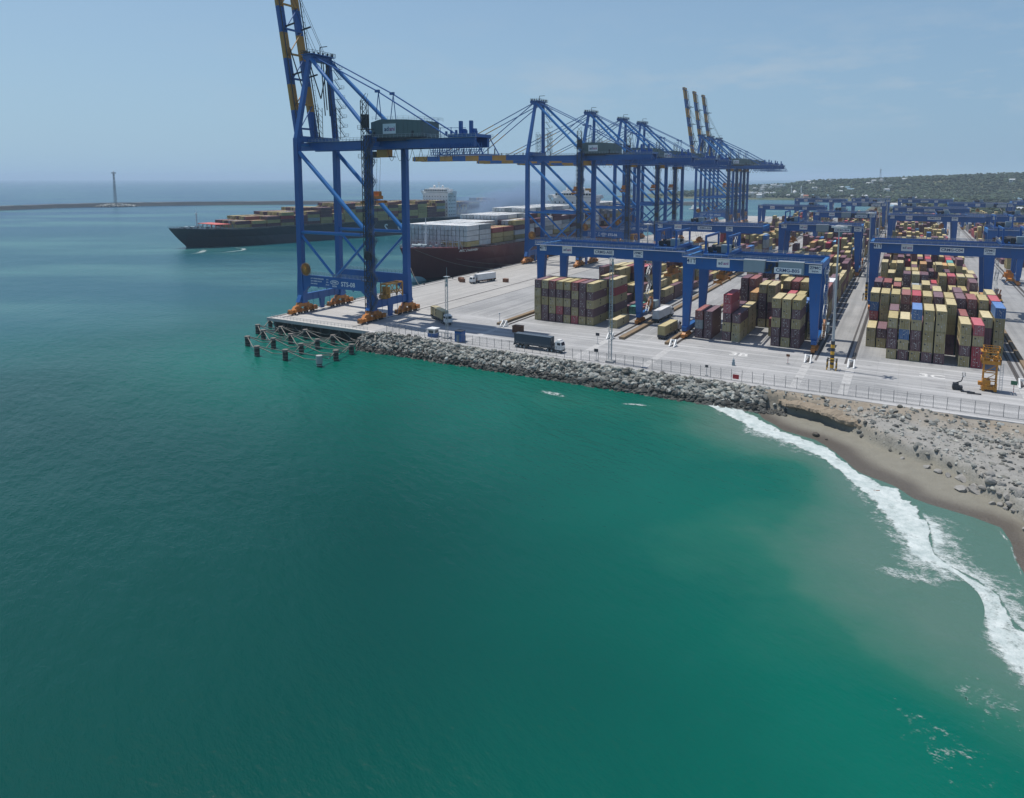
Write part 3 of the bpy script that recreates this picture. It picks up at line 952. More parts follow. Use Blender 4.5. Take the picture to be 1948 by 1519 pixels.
# ------------------------------------------------------------------ breakwater
def breakwater():
    pts = [(-1150, 250), (-1290, 420), (-1372, 600), (-1392, 726), (-1368, 826), (-1295, 930), (-1143, 1084), (-928, 1241), (-713, 1338), (-567, 1408), (-412, 1440), (-330, 1445)]
    q = [pts[0]]
    for a, b in zip(pts, pts[1:]):
        for i in range(1, 9):
            q.append((a[0] + (b[0] - a[0]) * i / 8, a[1] + (b[1] - a[1]) * i / 8))
    k = NT('breakwater_stone')
    pos = k.coord('World')
    top = k.n('ShaderNodeSeparateXYZ')
    k.l(pos, top.inputs[0])
    c = k.mix(k.noise(0.35, 6, 0.75, pos), (0.020, 0.027, 0.034), (0.07, 0.083, 0.095))
    c = k.mix(k.math('GREATER_THAN', top.outputs[2], 1.9), c, (0.15, 0.165, 0.18))
    k.base(c)
    k.rough(0.95)
    prof = [(-16, -7), (-12, -4.5), (-6, 0.6), (-3.2, 1.5), (3.2, 1.6), (3.3, 3.0), (4.8, 3.0), (7, 1.0), (17, -7)]
    rings = []
    for i, (x, y) in enumerate(q):
        a, b = q[max(0, i - 1)], q[min(len(q) - 1, i + 1)]
        t = Vector((b[0] - a[0], b[1] - a[1], 0)).normalized()
        nrm = Vector((-t.y, t.x, 0))
        rings.append([(x - nrm.x * -o + rnd.uniform(-.6, .6), y - nrm.y * -o + rnd.uniform(-.6, .6), z + rnd.uniform(-.3, .3)) for o, z in [(-p, zz) for p, zz in prof]])
    mm = MB()
    mm.loft(rings)
    tag(mm.build('breakwater', k.m), kind='structure')
    # rubble islet at its elbow and the lattice light tower
    r = np.random.RandomState(8)
    pp = []
    for _ in range(900):
        a, d = r.rand() * 6.28, r.rand() ** 0.5
        x, y = -1352 + math.cos(a) * 42 * d, 822 + math.sin(a) * 42 * d
        pp.append((x, y, SEA + 5.0 * (1 - d ** 1.5) + 0.2, 1.0 + 1.2 * r.rand()))
    V, F, C = scatter_rocks(pp, 9)
    tag(big_mesh('rubble_islet', V, F, M['rock'], col=np.clip(C * 1.3, 0, 1.4)), 'pale rubble mound at the foot of the lattice tower on the breakwater', 'rubble mound', kind='stuff')
    t = MB()
    H, b0, b1 = 60, 2.0, 1.0
    def leg(i, z):
        w = b0 + (b1 - b0) * z / H
        return (w * (1 if i in (0, 1) else -1), w * (1 if i in (0, 3) else -1), z)
    n = 9
    for i in range(4):
        t.bar(leg(i, 0), leg(i, H), 0.34, 0.34)
        for j in range(n):
            z0, z1 = H * j / n, H * (j + 1) / n
            t.bar(leg(i, z0), leg((i + 1) % 4, z1), 0.14)
            t.bar(leg((i + 1) % 4, z0), leg(i, z1), 0.14)
            t.bar(leg(i, z1), leg((i + 1) % 4, z1), 0.2)
    tw = empty('lattice_tower', (-1352, 822, SEA + 4.2))
    tag(tw, 'tall grey lattice light tower standing on the breakwater rubble mound', 'tower')
    t.build('lattice', M['dark'], tw)
    p = MB()
    p.cbox((0, 0, H + 0.3), (6, 6, 0.6)).rail([(-3, -3, H + .6), (3, -3, H + .6), (3, 3, H + .6), (-3, 3, H + .6), (-3, -3, H + .6)], 1.6, 2, .2)
    p.build('platform', M['dark'], tw)
    p = MB()
    p.tube((0, 0, H + .6), (0, 0, H + 4), 1.0, 0.9).tube((0, 0, H + 4), (0, 0, H + 5), 1.1, 0.1)
    p.build('lantern', M['white'], tw)
breakwater()
m = MB()
m.tube((0, 0, -1), (0, 0, 4), 0.9, 0.7).tube((0, 0, 4), (0, 0, 9), 0.35, 0.3).cbox((0, 0, 9.6), (1.2, 1.2, 1.4))
bu = m.build('channel_marker', M['dark'])
bu.location = (-880, 960, SEA)
tag(bu, 'slim dark channel marker post in the water before the breakwater', 'marker')

# far end of the port land: bare soil and scrub behind the yard
k = NT('far_ground')
pos = k.coord('World')
k.base(k.mix(k.ramp(k.noise(0.03, 5, 0.7, pos), [(0.4, 0.0), (0.62, 1.0)]), (0.045, 0.062, 0.03), (0.17, 0.155, 0.115)))
k.rough(0.95)
m = MB().box(-60, 900, 985.02, 2060, -9, -0.05)
tag(m.build('far_ground', k.m), kind='structure')

# the undercut lip of soil and crust above the beach
def ledge():
    line = [(-26, 170.4), (-24, 169.8), (-21, 168.9), (-17.5, 168.1), (-14.7, 167.2), (-12, 165.0), (-9.5, 162.8), (-7.5, 160.6), (-5.5, 158.4)]
    k = NT('crusted_soil')
    pos = k.coord('World')
    k.base(k.mix(k.noise(0.9, 6, 0.7, pos), (0.15, 0.115, 0.08), (0.38, 0.32, 0.24)))
    k.rough(0.95)
    k.bump(k.noise(2.2, 5, 0.7, pos), 0.6, 0.3)
    q = []
    for a, b in zip(line, line[1:]):
        for i in range(9):
            q.append((a[0] + (b[0] - a[0]) * i / 9, a[1] + (b[1] - a[1]) * i / 9))
    r = np.random.RandomState(6)
    rings = []
    for i, (x, y) in enumerate(q):
        a, b = q[max(0, i - 1)], q[min(len(q) - 1, i + 1)]
        t = Vector((b[0] - a[0], b[1] - a[1])).normalized()
        n = Vector((t.y, -t.x))                            # towards the water
        taper = math.sin(math.pi * (i + .5) / len(q)) ** .6
        x, y = x - n.x * (1 - taper) * 3.5, y - n.y * (1 - taper) * 3.5
        prof = [(-4.5, -1.6), (-3.0, -0.95), (-1.2, -0.75), (.6 * taper, -.9), (1.7 * taper, -1.15), (1.9 * taper, -1.75), (.9 * taper, -2.15), (-1.2, -2.3), (-4.5, -2.4)]
        w1, w2 = (float(vnoise(np.array([i * 1.0]), np.array([sd]), 5, 4)[0]) for sd in (3.0, 9.0))
        rings.append([(x + n.x * (o + 1.1 * w1 * (o > -1) + .12 * r.randn()), y + n.y * (o + 1.1 * w1 * (o > -1) + .12 * r.randn()), z + .42 * w2 - 1.3 * (1 - taper) + .06 * r.randn()) for o, z in prof])
    o = MB().loft(rings).build('soil_ledge', k.m, None, False)
    tag(o, kind='structure')
ledge()

# ------------------------------------------------------------------ ship-to-shore cranes
G = 33.5
M['stair_blue'] = paint('stair_steel', (0.07, 0.10, 0.15), 0.5, 0.3)
def P_(name, mb, mats, root, smooth=False):
    return mb.build(name, mats, root, smooth)

def stripes(mb, p, q, w, h, first=13.0, band=10.0):
    p, q = Vector(p), Vector(q)
    L = (q - p).length
    t, mi = 0.0, 0
    step = first
    while t < L - 0.01:
        e = min(L, t + step)
        mb.bar(p.lerp(q, t / L), p.lerp(q, e / L), w, h, mi)
        t, mi, step = e, 1 - mi, band
    return mb

def bogie_mesh():
    m = MB()
    m.loft([[(-.9, -2.2, 4.1), (.9, -2.2, 4.1), (.9, 2.2, 4.1), (-.9, 2.2, 4.1)], [(-.8, -3.2, 2.6), (.8, -3.2, 2.6), (.8, 3.2, 2.6), (-.8, 3.2, 2.6)]])
    for s in (-1, 1):
        c = s * 3.0
        m.loft([[(-.7, c - 1.0, 3.1), (.7, c - 1.0, 3.1), (.7, c + 1.0, 3.1), (-.7, c + 1.0, 3.1)], [(-.6, c - 2.3, 1.7), (.6, c - 2.3, 1.7), (.6, c + 2.3, 1.7), (-.6, c + 2.3, 1.7)]])
        for e in (-1.6, 1.6):
            y = c + e
            m.cbox((0, y, 1.15), (1.0, 2.5, 0.9))
            m.cbox((0.95, y, 1.35), (0.9, 0.8, 0.9), 0)
            m.tube((0.75, y - .3, 1.9), (1.6, y - .3, 1.9), .32, None, 8, 0)
            for w in (-.62, .62):
                m.tube((-.3, y + w, .5), (.3, y + w, .5), .46, None, 10, 1)
    m.cbox((0, -6.4, 1.3), (1.3, 1.0, 1.6))
    m.cbox((0, 6.4, 1.3), (1.3, 1.0, 1.6))
    m.tube((0, -7.0, 1.2), (0, -7.6, 1.2), .25, None, 8, 1)
    return m

def make_sts():
    root = empty('quay_crane', (0, 0, 0))
    B = M['blue']
    for i, (x, y) in enumerate(((0, -10), (0, 10), (G, -10), (G, 10))):
        m = MB()
        r = []
        for z, a, b in ((4.0, 2.9, 2.4), (9.8, 2.9, 2.2), (16.5, 2.25, 1.9), (64.6, 2.1, 1.9)):
            r.append([(x - a / 2, y - b / 2, z), (x + a / 2, y - b / 2, z), (x + a / 2, y + b / 2, z), (x - a / 2, y + b / 2, z)])
        m.loft(r)
        sy = -1 if y < 0 else 1
        m.add([(x - .9, y + sy * 1.2, 7.0), (x + .9, y + sy * 1.2, 7.0), (x + .9, y + sy * 2.6, 4.4), (x - .9, y + sy * 2.6, 4.4), (x - .9, y + sy * 1.2, 4.4), (x + .9, y + sy * 1.2, 4.4)],
              [(0, 1, 2, 3), (3, 2, 5, 4), (0, 3, 4), (1, 5, 2)])
        P_('leg', m, B, root)
        b = P_('bogie', bogie_mesh(), [M['orange'], M['dark']], root)
        b.location = (x, y, 0)
    for s in (-1, 1):
        m = MB()
        m.box(1.45, G - 1.45, s * 10 - .8, s * 10 + .8, 10.6, 14.6)
        for sx, xx in ((1, 1.45), (-1, G - 1.45)):           # haunches
            m.add([(xx, s * 10 - .78, 8.2), (xx, s * 10 + .78, 8.2), (xx + sx * 2.6, s * 10 + .78, 10.6), (xx + sx * 2.6, s * 10 - .78, 10.6), (xx, s * 10 - .78, 10.6), (xx, s * 10 + .78, 10.6)],
                  [(0, 1, 2, 3), (0, 3, 4), (1, 5, 2)])
        for i in range(7):
            m.tube((4 + i * 4.2, s * 10, 10.6), (4 + i * 4.2, s * 10, 9.9), .22, None, 6)
        P_('portal_beam', m, B, root)
        m = MB()
        m.rail([(1.6, s * 10 - .8, 14.6), (G - 1.6, s * 10 - .8, 14.6)], 1.1, 1.8, .07)
        m.rail([(1.6, s * 10 + .8, 14.6), (G - 1.6, s * 10 + .8, 14.6)], 1.1, 1.8, .07)
        P_('railing', m, M['rail_grey'], root)
        T = M['bright_blue']
        P_('horizontal_brace', MB().tube((1, s * 10, 30.4), (G - 1, s * 10, 30.4), .62), T, root, False)
        P_('diagonal_brace', MB().tube((1, s * 10, 29), (G / 2 - .6, s * 10, 15), .5), T, root)
        P_('diagonal_brace', MB().tube((G - 1, s * 10, 29), (G / 2 + .6, s * 10, 15), .5), T, root)
        P_('long_diagonal_brace', MB().tube((1, s * 10, 59.5), (G - 1, s * 10, 31), .78), T, root)
    for x in (0, G):
        m = MB()
        m.box(x - .8, x + .8, -8.8, 8.8, 4.6, 7.2)
        m.loft([[(x - .5, -1.1, 4.6), (x + .5, -1.1, 4.6), (x + .5, 1.1, 4.6), (x - .5, 1.1, 4.6)], [(x - .35, -.8, .5), (x + .35, -.8, .5), (x + .35, .8, .5), (x - .35, .8, .5)]])
        m.rail([(x - .8, -8.8, 7.2), (x - .8, 8.8, 7.2)], 1.1, 2, .07)
        for y in (-5.5, -2.5, 3, 6):
            m.bar((x + .9, y, 7.2), (x + .9, y, 1.0), .1)
        P_('sill_beam', m, B, root)
    P_('cross_tie', MB().tube((0, -9, 62.2), (0, 9, 62.2), .62), M['bright_blue'], root)
    P_('cross_beam', MB().box(G - .9, G + .9, -9, 9, 61, 64), B, root)
    P_('cross_beam', MB().box(-1.0, 1.0, -9, 9, 63.3, 65.4), B, root)
    for s in (-1, 1):
        m = MB()
        m.box(-4.5, 73, s * 4 - .65, s * 4 + .65, 60.2, 63.2)
        P_('main_girder', m, B, root)
        m = MB()
        m.rail([(1.2, s * 5.4, 63.3), (29.5, s * 5.4, 63.3)], 1.1, 1.6, .08)
        m.rail([(55, s * 5.4, 63.3), (74, s * 5.4, 63.3)], 1.1, 1.6, .08)
        m.box(1, 74, s * 5.0 - .45, s * 5.0 + .45, 63.22, 63.3)
        P_('walkway', m, M['rail_grey'], root)
        m = MB()
        m.loft([[(-.9, s * 10 - .8, 64.6), (.9, s * 10 - .8, 64.6), (.9, s * 10 + .8, 64.6), (-.9, s * 10 + .8, 64.6)],
                [(1.6, s * 4.9 - .6, 93.5), (3.2, s * 4.9 - .6, 93.5), (3.2, s * 4.9 + .6, 93.5), (1.6, s * 4.9 + .6, 93.5)]])
        P_('mast_leg', m, B, root)
        P_('back_stay', MB().tube((3.2, s * 4.9, 93.2), (G - .5, s * 8.2, 65.5), .72), M['bright_blue'], root)
        m = MB()
        m.tube((3.4, s * 4, 94.2), (33, s * 4, 80.0), .24, None, 6).tube((33, s * 4, 80.0), (63, s * 4, 63.4), .24, None, 6)
        m.cbox((33, s * 4, 80.0), (1.8, .7, .9))
        m.bar((33.5, s * 4, 79.6), (32.0, s * 4, 70.2), .2).bar((33.5, s * 4, 79.6), (34.6, s * 4, 70.2), .2)
        P_('tie_rod', m, M['blue'], root)
    # head of the mast
    m = MB()
    m.box(1.0, 3.8, -5.6, 5.2, 92.6, 94.6).box(-.4, 5.2, -6.2, 5.6, 94.62, 94.9)
    for s in (-1, 1):
        m.tube((-.4, s * 4 - .5, 94.4), (-.4, s * 4 + .5, 94.4), 1.1, None, 12)
    P_('mast_head', m, B, root)
    m = MB()
    m.rail([(-.4, -6.2, 94.9), (5.2, -6.2, 94.9), (5.2, 5.6, 94.9), (-.4, 5.6, 94.9), (-.4, -6.2, 94.9)], 1.2, 1.2, .1)
    m.bar((2, 1, 94.9), (2, 1, 98.2), .25).bar((2, 1, 98.2), (5.5, 1, 98.2), .25)
    for i in range(7):
        m.cbox((.2 + i * .7, -5 + 1.6 * i, 95.5), (.5, .5, 1.2))
    P_('head_platform', m, M['dark'], root)
    m = MB()
    zz, xx, yy = 66.0, 1.0, 9.6
    for i in range(8):                                      # stair flights zigzag up the rear mast leg
        f0, f1 = i / 8, (i + 1) / 8
        a = (xx + .9 + 1.9 * f0, yy - 5 * f0, zz + 28 * f0)
        s = 2.6
        m.bar((a[0] + .6, a[1], a[2] + 3.2), (a[0] + .6 + s, a[1], a[2]), .12, .25)
        m.bar((a[0] + .6, a[1], a[2] + 4.3), (a[0] + .6 + s, a[1], a[2] + 1.1), .08)
        m.box(a[0] + .6 + s, a[0] + 1.8 + s, a[1] - .8, a[1] + .8, a[2] - .06, a[2])
        m.rail([(a[0] + 1.8 + s, a[1] - .8, a[2]), (a[0] + 1.8 + s, a[1] + .8, a[2])], 1.1, 1, .08)
        m.bar((a[0] - .6, a[1], a[2] - .2), (a[0] + .6 + s, a[1], a[2] - .2), .14)
    P_('mast_stairs', m, M['stair_blue'], root)
    m = MB()
    for x0, y0 in ((2.6, -1.5), (8.6, 1.5)):
        w = 1.0
        for a, b in ((-w, -w), (w, -w), (w, w), (-w, w)):
            m.bar((x0 + a, y0 + b, 64.5), (x0 + a, y0 + b, 76), .16)
        for z in np.arange(66, 77, 2.0):
            m.bar((x0 - w, y0 - w, z), (x0 + w, y0 - w, z - 1.6), .1).bar((x0 + w, y0 - w, z), (x0 + w, y0 + w, z - 1.6), .1)
            m.rail([(x0 - w, y0 - w, z), (x0 + w, y0 - w, z)], 1, 1, .07)
    P_('hoist_frame', m, M['dark'], root)
    # machinery house
    m = MB()
    x0, x1, yy, z0, z1 = 31.0, 52.2, 5.4, 63.9, 69.3
    m.box(x0, x1, -yy, yy, z0, z1)
    m.add([(x0, -yy, z1), (x0 + 4, -yy, z1 + .9), (x0 + 15, -yy, z1 + .5), (x1, -yy, z1), (x0, yy, z1), (x0 + 4, yy, z1 + .9), (x0 + 15, yy, z1 + .5), (x1, yy, z1)],
          [(0, 3, 2, 1), (4, 5, 6, 7), (0, 1, 5, 4), (1, 2, 6, 5), (2, 3, 7, 6)])
    for i in range(1, 14):
        xx = x0 + i * 2.0
        m.box(xx - .05, xx + .05, -yy - .06, -yy, z0, z1)
    m.cbox((x0 + 1.4, -yy - .04, z0 + 1.1), (.9, .1, 1.9), 1).cbox((x0 + 18, -yy - .04, z0 + 1.1), (.9, .1, 1.9), 1)
    mh = P_('machinery_house', m, [M['house_grey'], M['dark']], root)
    m = MB()
    m.box(36.4, 42.0, -yy - .22, -yy - .12, 65.2, 68.6)
    m.text('ad', Vector((38.05, -yy - .25, 66.8)), FACE_MY, 2.1, 1, 'CENTER')
    m.text('ani', Vector((40.45, -yy - .25, 66.8)), FACE_MY, 2.1, 2, 'CENTER')
    P_('sign', m, [M['sign_white'], M['ink_blue'], M['ink_pink']], mh)
    m = MB()
    m.box(30.4, 53.5, -6.6, 6.6, 63.55, 63.85)
    m.box(30.4, 47, -6.5, -6.3, 62.7, 63.53)
    P_('house_deck', m, M['dark'], root)
    m = MB()
    m.rail([(30.4, -6.6, 63.85), (53.5, -6.6, 63.85), (53.5, 6.6, 63.85)], 1.1, 1.6, .08)
    m.rail([(31.5, -5.3, 70.0), (45, -5.3, 69.8), (52, -5.3, 69.4)], 1.2, 2.0, .06)
    m.rail([(31.5, 5.3, 70.0), (45, 5.3, 69.8), (54, 5.3, 69.4), (52, -5.3, 69.4)], 1.2, 2.0, .06)
    P_('house_railing', m, M['rail_grey'], root)
    # backreach end: hoist blocks, service platform and the hung festoon
    m = MB()
    m.box(63, 73.5, -5.0, 5.0, 63.3, 64.3)
    for x in (66.6, 70.6):
        m.box(x - .5, x + .5, -3.2, -2.2, 64.3, 68.6)
        m.cbox((x + 1.1, -2.6, 65.2), (1.4, 1.2, 1.7))
    for i in range(9):
        m.cbox((62 + i * 1.3, -4.4 + (i % 3), 64.8 + .3 * (i % 2)), (.6, .6, 1.1))
    m.box(56, 76.5, -5.2, 5.2, 57.6, 57.85)
    for x in np.arange(56.2, 76.5, .95):
        m.bar((x, -5.1, 57.8), (x - .2, -5.1, 61.4), .15)
        m.bar((x, -5.1, 57.8), (x + .9, -5.1, 59.6), .12)
    for z in (58.5, 59.2, 60.2):
        m.bar((56, -5.15, z), (76.5, -5.15, z), .12)
    m.bar((73, -5, 63.2), (76.5, -5, 57.8), .25).bar((73, 5, 63.2), (76.5, 5, 57.8), .25)
    m.bar((56, -5.0, 66.6), (70, -5.0, 66.2), .14)
    for x in (60, 64.3):
        m.bar((x, -5.0, 63.3), (x, -5.0, 66.6), .16)
    P_('backreach_platform', m, [M['blue']], root)
    m = MB()
    for i in range(5):
        xa = 36 + i * 3.6
        pts = [(xa + 3.6 * t / 8, -2.8, 60.2 - 4.2 * math.sin(math.pi * t / 8)) for t in range(9)]
        m.path(pts, .07, 5)
    for x in np.arange(56, 66, .75):
        m.bar((x, -3.2, 60.2), (x, -3.2, 57.0 - .6 * math.sin(x * 2)), .1)
    P_('festoon_cables', m, M['cable'], root)
    m = MB()
    m.cbox((33.6, -1.5, 58.7), (4.6, 3.0, 2.6)).cbox((30.2, -1.5, 57.6), (2.6, 2.6, .3), 1).cbox((29.6, -1.5, 58.4), (1.8, 2.2, 2.2), 1).cbox((37, -1.5, 57.5), (1.6, 2.2, .3), 1)
    P_('trolley_cab', m, [M['boom_orange'], M['dark']], root)
    # headblock on its wires
    m = MB()
    m.cbox((27.5, -.5, 43.2), (3.2, 6.2, 1.2)).cbox((27.5, -2.4, 44.6), (2.2, 1.6, 1.6)).cbox((27.5, 1.6, 44.6), (2.2, 1.6, 1.6)).cbox((27.5, -.5, 41.6), (1.4, 12.0, .9))
    for a in (-6.1, 5.1):
        m.cbox((27.5, a, 41.5), (2.6, .5, .8))
    P_('spreader', m, M['orange'], root)
    m = MB()
    for a in (-2.4, 1.6):
        for b in (-.8, .8):
            m.tube((27.5 + b, a, 45), (28.5 + b, a, 60.3), .05, None, 5)
    P_('hoist_wires', m, M['cable'], root)
    # cable reel on the waterside of the near portal beam
    m = MB()
    m.tube((3.8, -11.3, 16.9), (3.8, -11.7, 16.9), 2.1, None, 28, 1).tube((3.8, -11.75, 16.9), (3.8, -12.15, 16.9), .6, None, 14, 0)
    for i in range(28):
        a = 2 * math.pi * i / 28
        for y in (-11.2, -11.8):
            m.bar((3.8 + .6 * math.cos(a), y, 16.9 + .6 * math.sin(a)), (3.8 + 2.45 * math.cos(a), y, 16.9 + 2.45 * math.sin(a)), .11)
    P_('cable_reel', m, [M['boom_orange'], M['rust']], root)
    # stair tower and lift cage on the near landside leg
    m = MB()
    m.stairs(G + 1.5, -10.6, 4.5, 66.0, run=2.6, rise=3.4, w=.8, axis='y')
    P_('stairs', m, M['stair_blue'], root)
    m = MB()
    for a in (-1.25, 1.25):
        for b in (-1.0, -2.0):
            m.bar((G + a, -10 + b, 3.2), (G + a, -10 + b, 76), .2)
    for z in np.arange(4, 77, 2.4):
        m.bar((G - 1.25, -12, z), (G + 1.25, -12, z), .16).bar((G - 1.25, -12, z), (G + 1.25, -12, z + 2.4), .14).bar((G + 1.25, -12, z), (G - 1.25, -12, z + 2.4), .14)
        m.bar((G + 1.25, -12, z), (G + 1.25, -11, z + 2.4), .1).bar((G - 1.25, -12, z), (G - 1.25, -11, z), .1)
    m.box(G - 1.1, G + 1.1, -11.9, -11.0, 22, 25)
    m.box(G - 1.8, G + 1.8, -12.2, -9, 66.5, 66.7).box(G - 1.1, G + 1.1, -11.9, -10.4, 67, 71.5)
    for z in (14.6, 30.4, 57.0, 66.7):
        m.rail([(G - 2.6, -12.2, z), (G + 1.8, -12.2, z)], 1.2, 1.2, .09)
        m.box(G - 2.6, G + 1.8, -12.2, -11.05, z - .12, z)
    P_('lift_cage', m, M['dark'], root)
    m = MB()
    for (a, b) in ((0, -4.5), (0, 4.5), (2.6, -4.5), (2.6, 4.5)):
        m.bar((G - 1.3 + a, b + 1, 7.2), (G - 1.3 + a, b + 1, 12.4), .4)
    for b in (-4.5, 4.5):
        m.bar((G - 1.3, b + 1, 12.4), (G + 1.3, b + 1, 12.4), .4)
        m.bar((G - 1.3, b + 1, 7.4), (G + 1.3, b + 1, 12.2), .2)
    for a in (0, 2.6):
        m.bar((G - 1.3 + a, -3.5, 12.4), (G - 1.3 + a, 5.5, 12.4), .45).bar((G - 1.3 + a, -3.5, 9.2), (G - 1.3 + a, 5.5, 9.2), .3)
        m.bar((G - 1.3 + a, -3.5, 7.4), (G - 1.3 + a, 1, 12.2), .2).bar((G - 1.3 + a, 5.5, 7.4), (G - 1.3 + a, 1, 12.2), .2)
    m.box(G - 1.5, G + 1.5, -4.4, -3.2, 7.3, 8.6).box(G - 1.5, G + 1.5, -2.6, -1.6, 7.3, 11.4)
    P_('lashing_frame', m, M['boom_orange'], root)
    return root

HX, HZ = -4.6, 62.4
def boom_parts(root, up):
    a = R(81) if up else 0.0
    d = Vector((-math.cos(a), 0, math.sin(a)))
    n = Vector((math.sin(a), 0, math.cos(a)))
    H0 = Vector((HX, 0, HZ))
    L = 82
    m = MB()
    for s in (-1, 1):
        o = Vector((0, s * 4.0, 0))
        stripes(m, H0 + o, H0 + o + d * L, 1.25, 3.0, 13, 9.7)
    for i in range(9):
        p = H0 + d * (6 + i * 9.3) + n * 1.3
        m.bar(p + Vector((0, -4, 0)), p + Vector((0, 4, 0)), .5, .7, i % 2)
        if i < 8:
            m.bar(p + Vector((0, -4, 0)), p + d * 9.3 + Vector((0, 4, 0)), .28, .28, i % 2)
    tip = H0 + d * L
    m.bar(tip + Vector((0, -4.6, 0)), tip + Vector((0, 4.6, 0)), 2.2, 2.6, 1)
    P_('boom', m, [M['blue'], M['boom_orange']], root)
    m = MB()
    for s in (-1, 1):
        for i in range(0, 80, 2):
            p = H0 + d * (i + 1) + Vector((0, s * 5.3, 0)) + n * 1.5
            m.bar(p, p + n * 1.1, .08)
        q0, q1 = H0 + d * 1 + Vector((0, s * 5.3, 0)) + n * 2.6, H0 + d * 80 + Vector((0, s * 5.3, 0)) + n * 2.6
        m.bar(q0, q1, .08).bar(q0 - n * 1.1, q1 - n * 1.1, .5, .08)
    for t in (26, 44, 62):
        p = H0 + d * t + n * 1.5
        for s in (-1, 1):
            m.bar(p + Vector((0, s * 4, 0)), p + n * 4.6 + Vector((0, s * 4, 0)), .5)
    P_('boom_walkway', m, M['dark'], root)
    m = MB()
    if up:
        for s in (-1, 1):
            m.tube((2.2, s * 2.4, 96), H0 + d * 66 + Vector((0, s * 2.4, 0)), .07, None, 5)
            m.tube((3.2, s * 2.0, 96), H0 + d * 70 + Vector((0, s * 2.0, 0)), .07, None, 5)
            m.tube((2.4, s * 4, 92), (-1.2, s * 4, 80), .22, None, 6).tube((-1.2, s * 4, 80), H0 + d * 36 + n * 2 + Vector((0, s * 4, 0)), .22, None, 6)
            m.tube((4.5, s * 1.2, 92.5), (5.8, s * 1.2, 73), .2, None, 6).tube((5.4, s * 1.2, 92.5), (6.8, s * 1.2, 75), .2, None, 6)
        P_('boom_stay', m, M['dark'], root)
    else:
        for s in (-1, 1):
            for t in (64, 37):
                stripes(m, (1.4, s * 4.4, 94), H0 + d * t + n * 1.5 + Vector((0, s * 4, 0)), .34, .42, 30, 12)
        P_('boom_stay', m, [M['blue'], M['boom_orange']], root)

def sts_signs(root, num, lead=True):
    m = MB()
    y = -10.84
    m.text('STS-%02d' % num, Vector((23.4, y, 12.4)), FACE_MY, 2.3)
    if lead:
        for i, (a, b) in enumerate((('LIFT UNDER SPREADER', '65 t'), ('LIFT UNDER HOOK', '80 t'), ('MAX WIND', '20 m/s'))):
            m.text(a, Vector((5.4, y, 13.6 - i * .95)), FACE_MY, .62, 0, 'LEFT')
            m.text(b, Vector((13.6, y, 13.6 - i * .95)), FACE_MY, .62, 0, 'CENTER')
    n = 28
    for i in range(n):                                       # oval ring round the maker's letters
        a0, a1 = 2 * math.pi * i / n, 2 * math.pi * (i + 1) / n
        m.bar((17 + 2.0 * math.cos(a0), y, 12.8 + .75 * math.sin(a0)), (17 + 2.0 * math.cos(a1), y, 12.8 + .75 * math.sin(a1)), .05, .16)
    m.text('ZPMC', Vector((17, y, 12.8)), FACE_MY, 1.1).text('INDIA', Vector((17, y, 11.4)), FACE_MY, .8)
    P_('lettering', m, M['sign_white'], root)

proto_up = make_sts()
boom_parts(proto_up, True)
proto_dn = make_sts()
boom_parts(proto_dn, False)
GRP = 'ship-to-shore cranes along the quay'
STS = [(198, 1, 8, 'tall blue quay crane at the near corner of the quay, its striped boom raised'),
       (376, 0, 7, 'blue quay crane with level boom reaching over the bow of the maroon ship'),
       (454, 0, 6, 'blue quay crane with level boom, second beyond the one at the maroon bow'),
       (516, 0, 5, 'blue quay crane with level boom, last but one of the level row'),
       (560, 0, 4, 'blue quay crane with level boom, farthest of those with level booms'),
       (748, 1, 3, 'distant blue quay crane, nearest of the three with booms raised together'),
       (786, 1, 2, 'distant blue quay crane, middle one of the three with booms raised together'),
       (824, 1, 1, 'distant blue quay crane, last of the three with booms raised together')]
seen = set()
for Y, up, num, lab in STS:
    p = proto_up if up else proto_dn
    c = copy_tree(p) if up in seen else p
    seen.add(up)
    c.location = (-195.8, Y, 0)
    tag(c, lab, 'quay crane', GRP)
    c['num'] = num
for c in [o for o in COL.objects if o.parent is None and 'num' in o.keys()]:
    sts_signs(c, c['num'])
    del c['num']

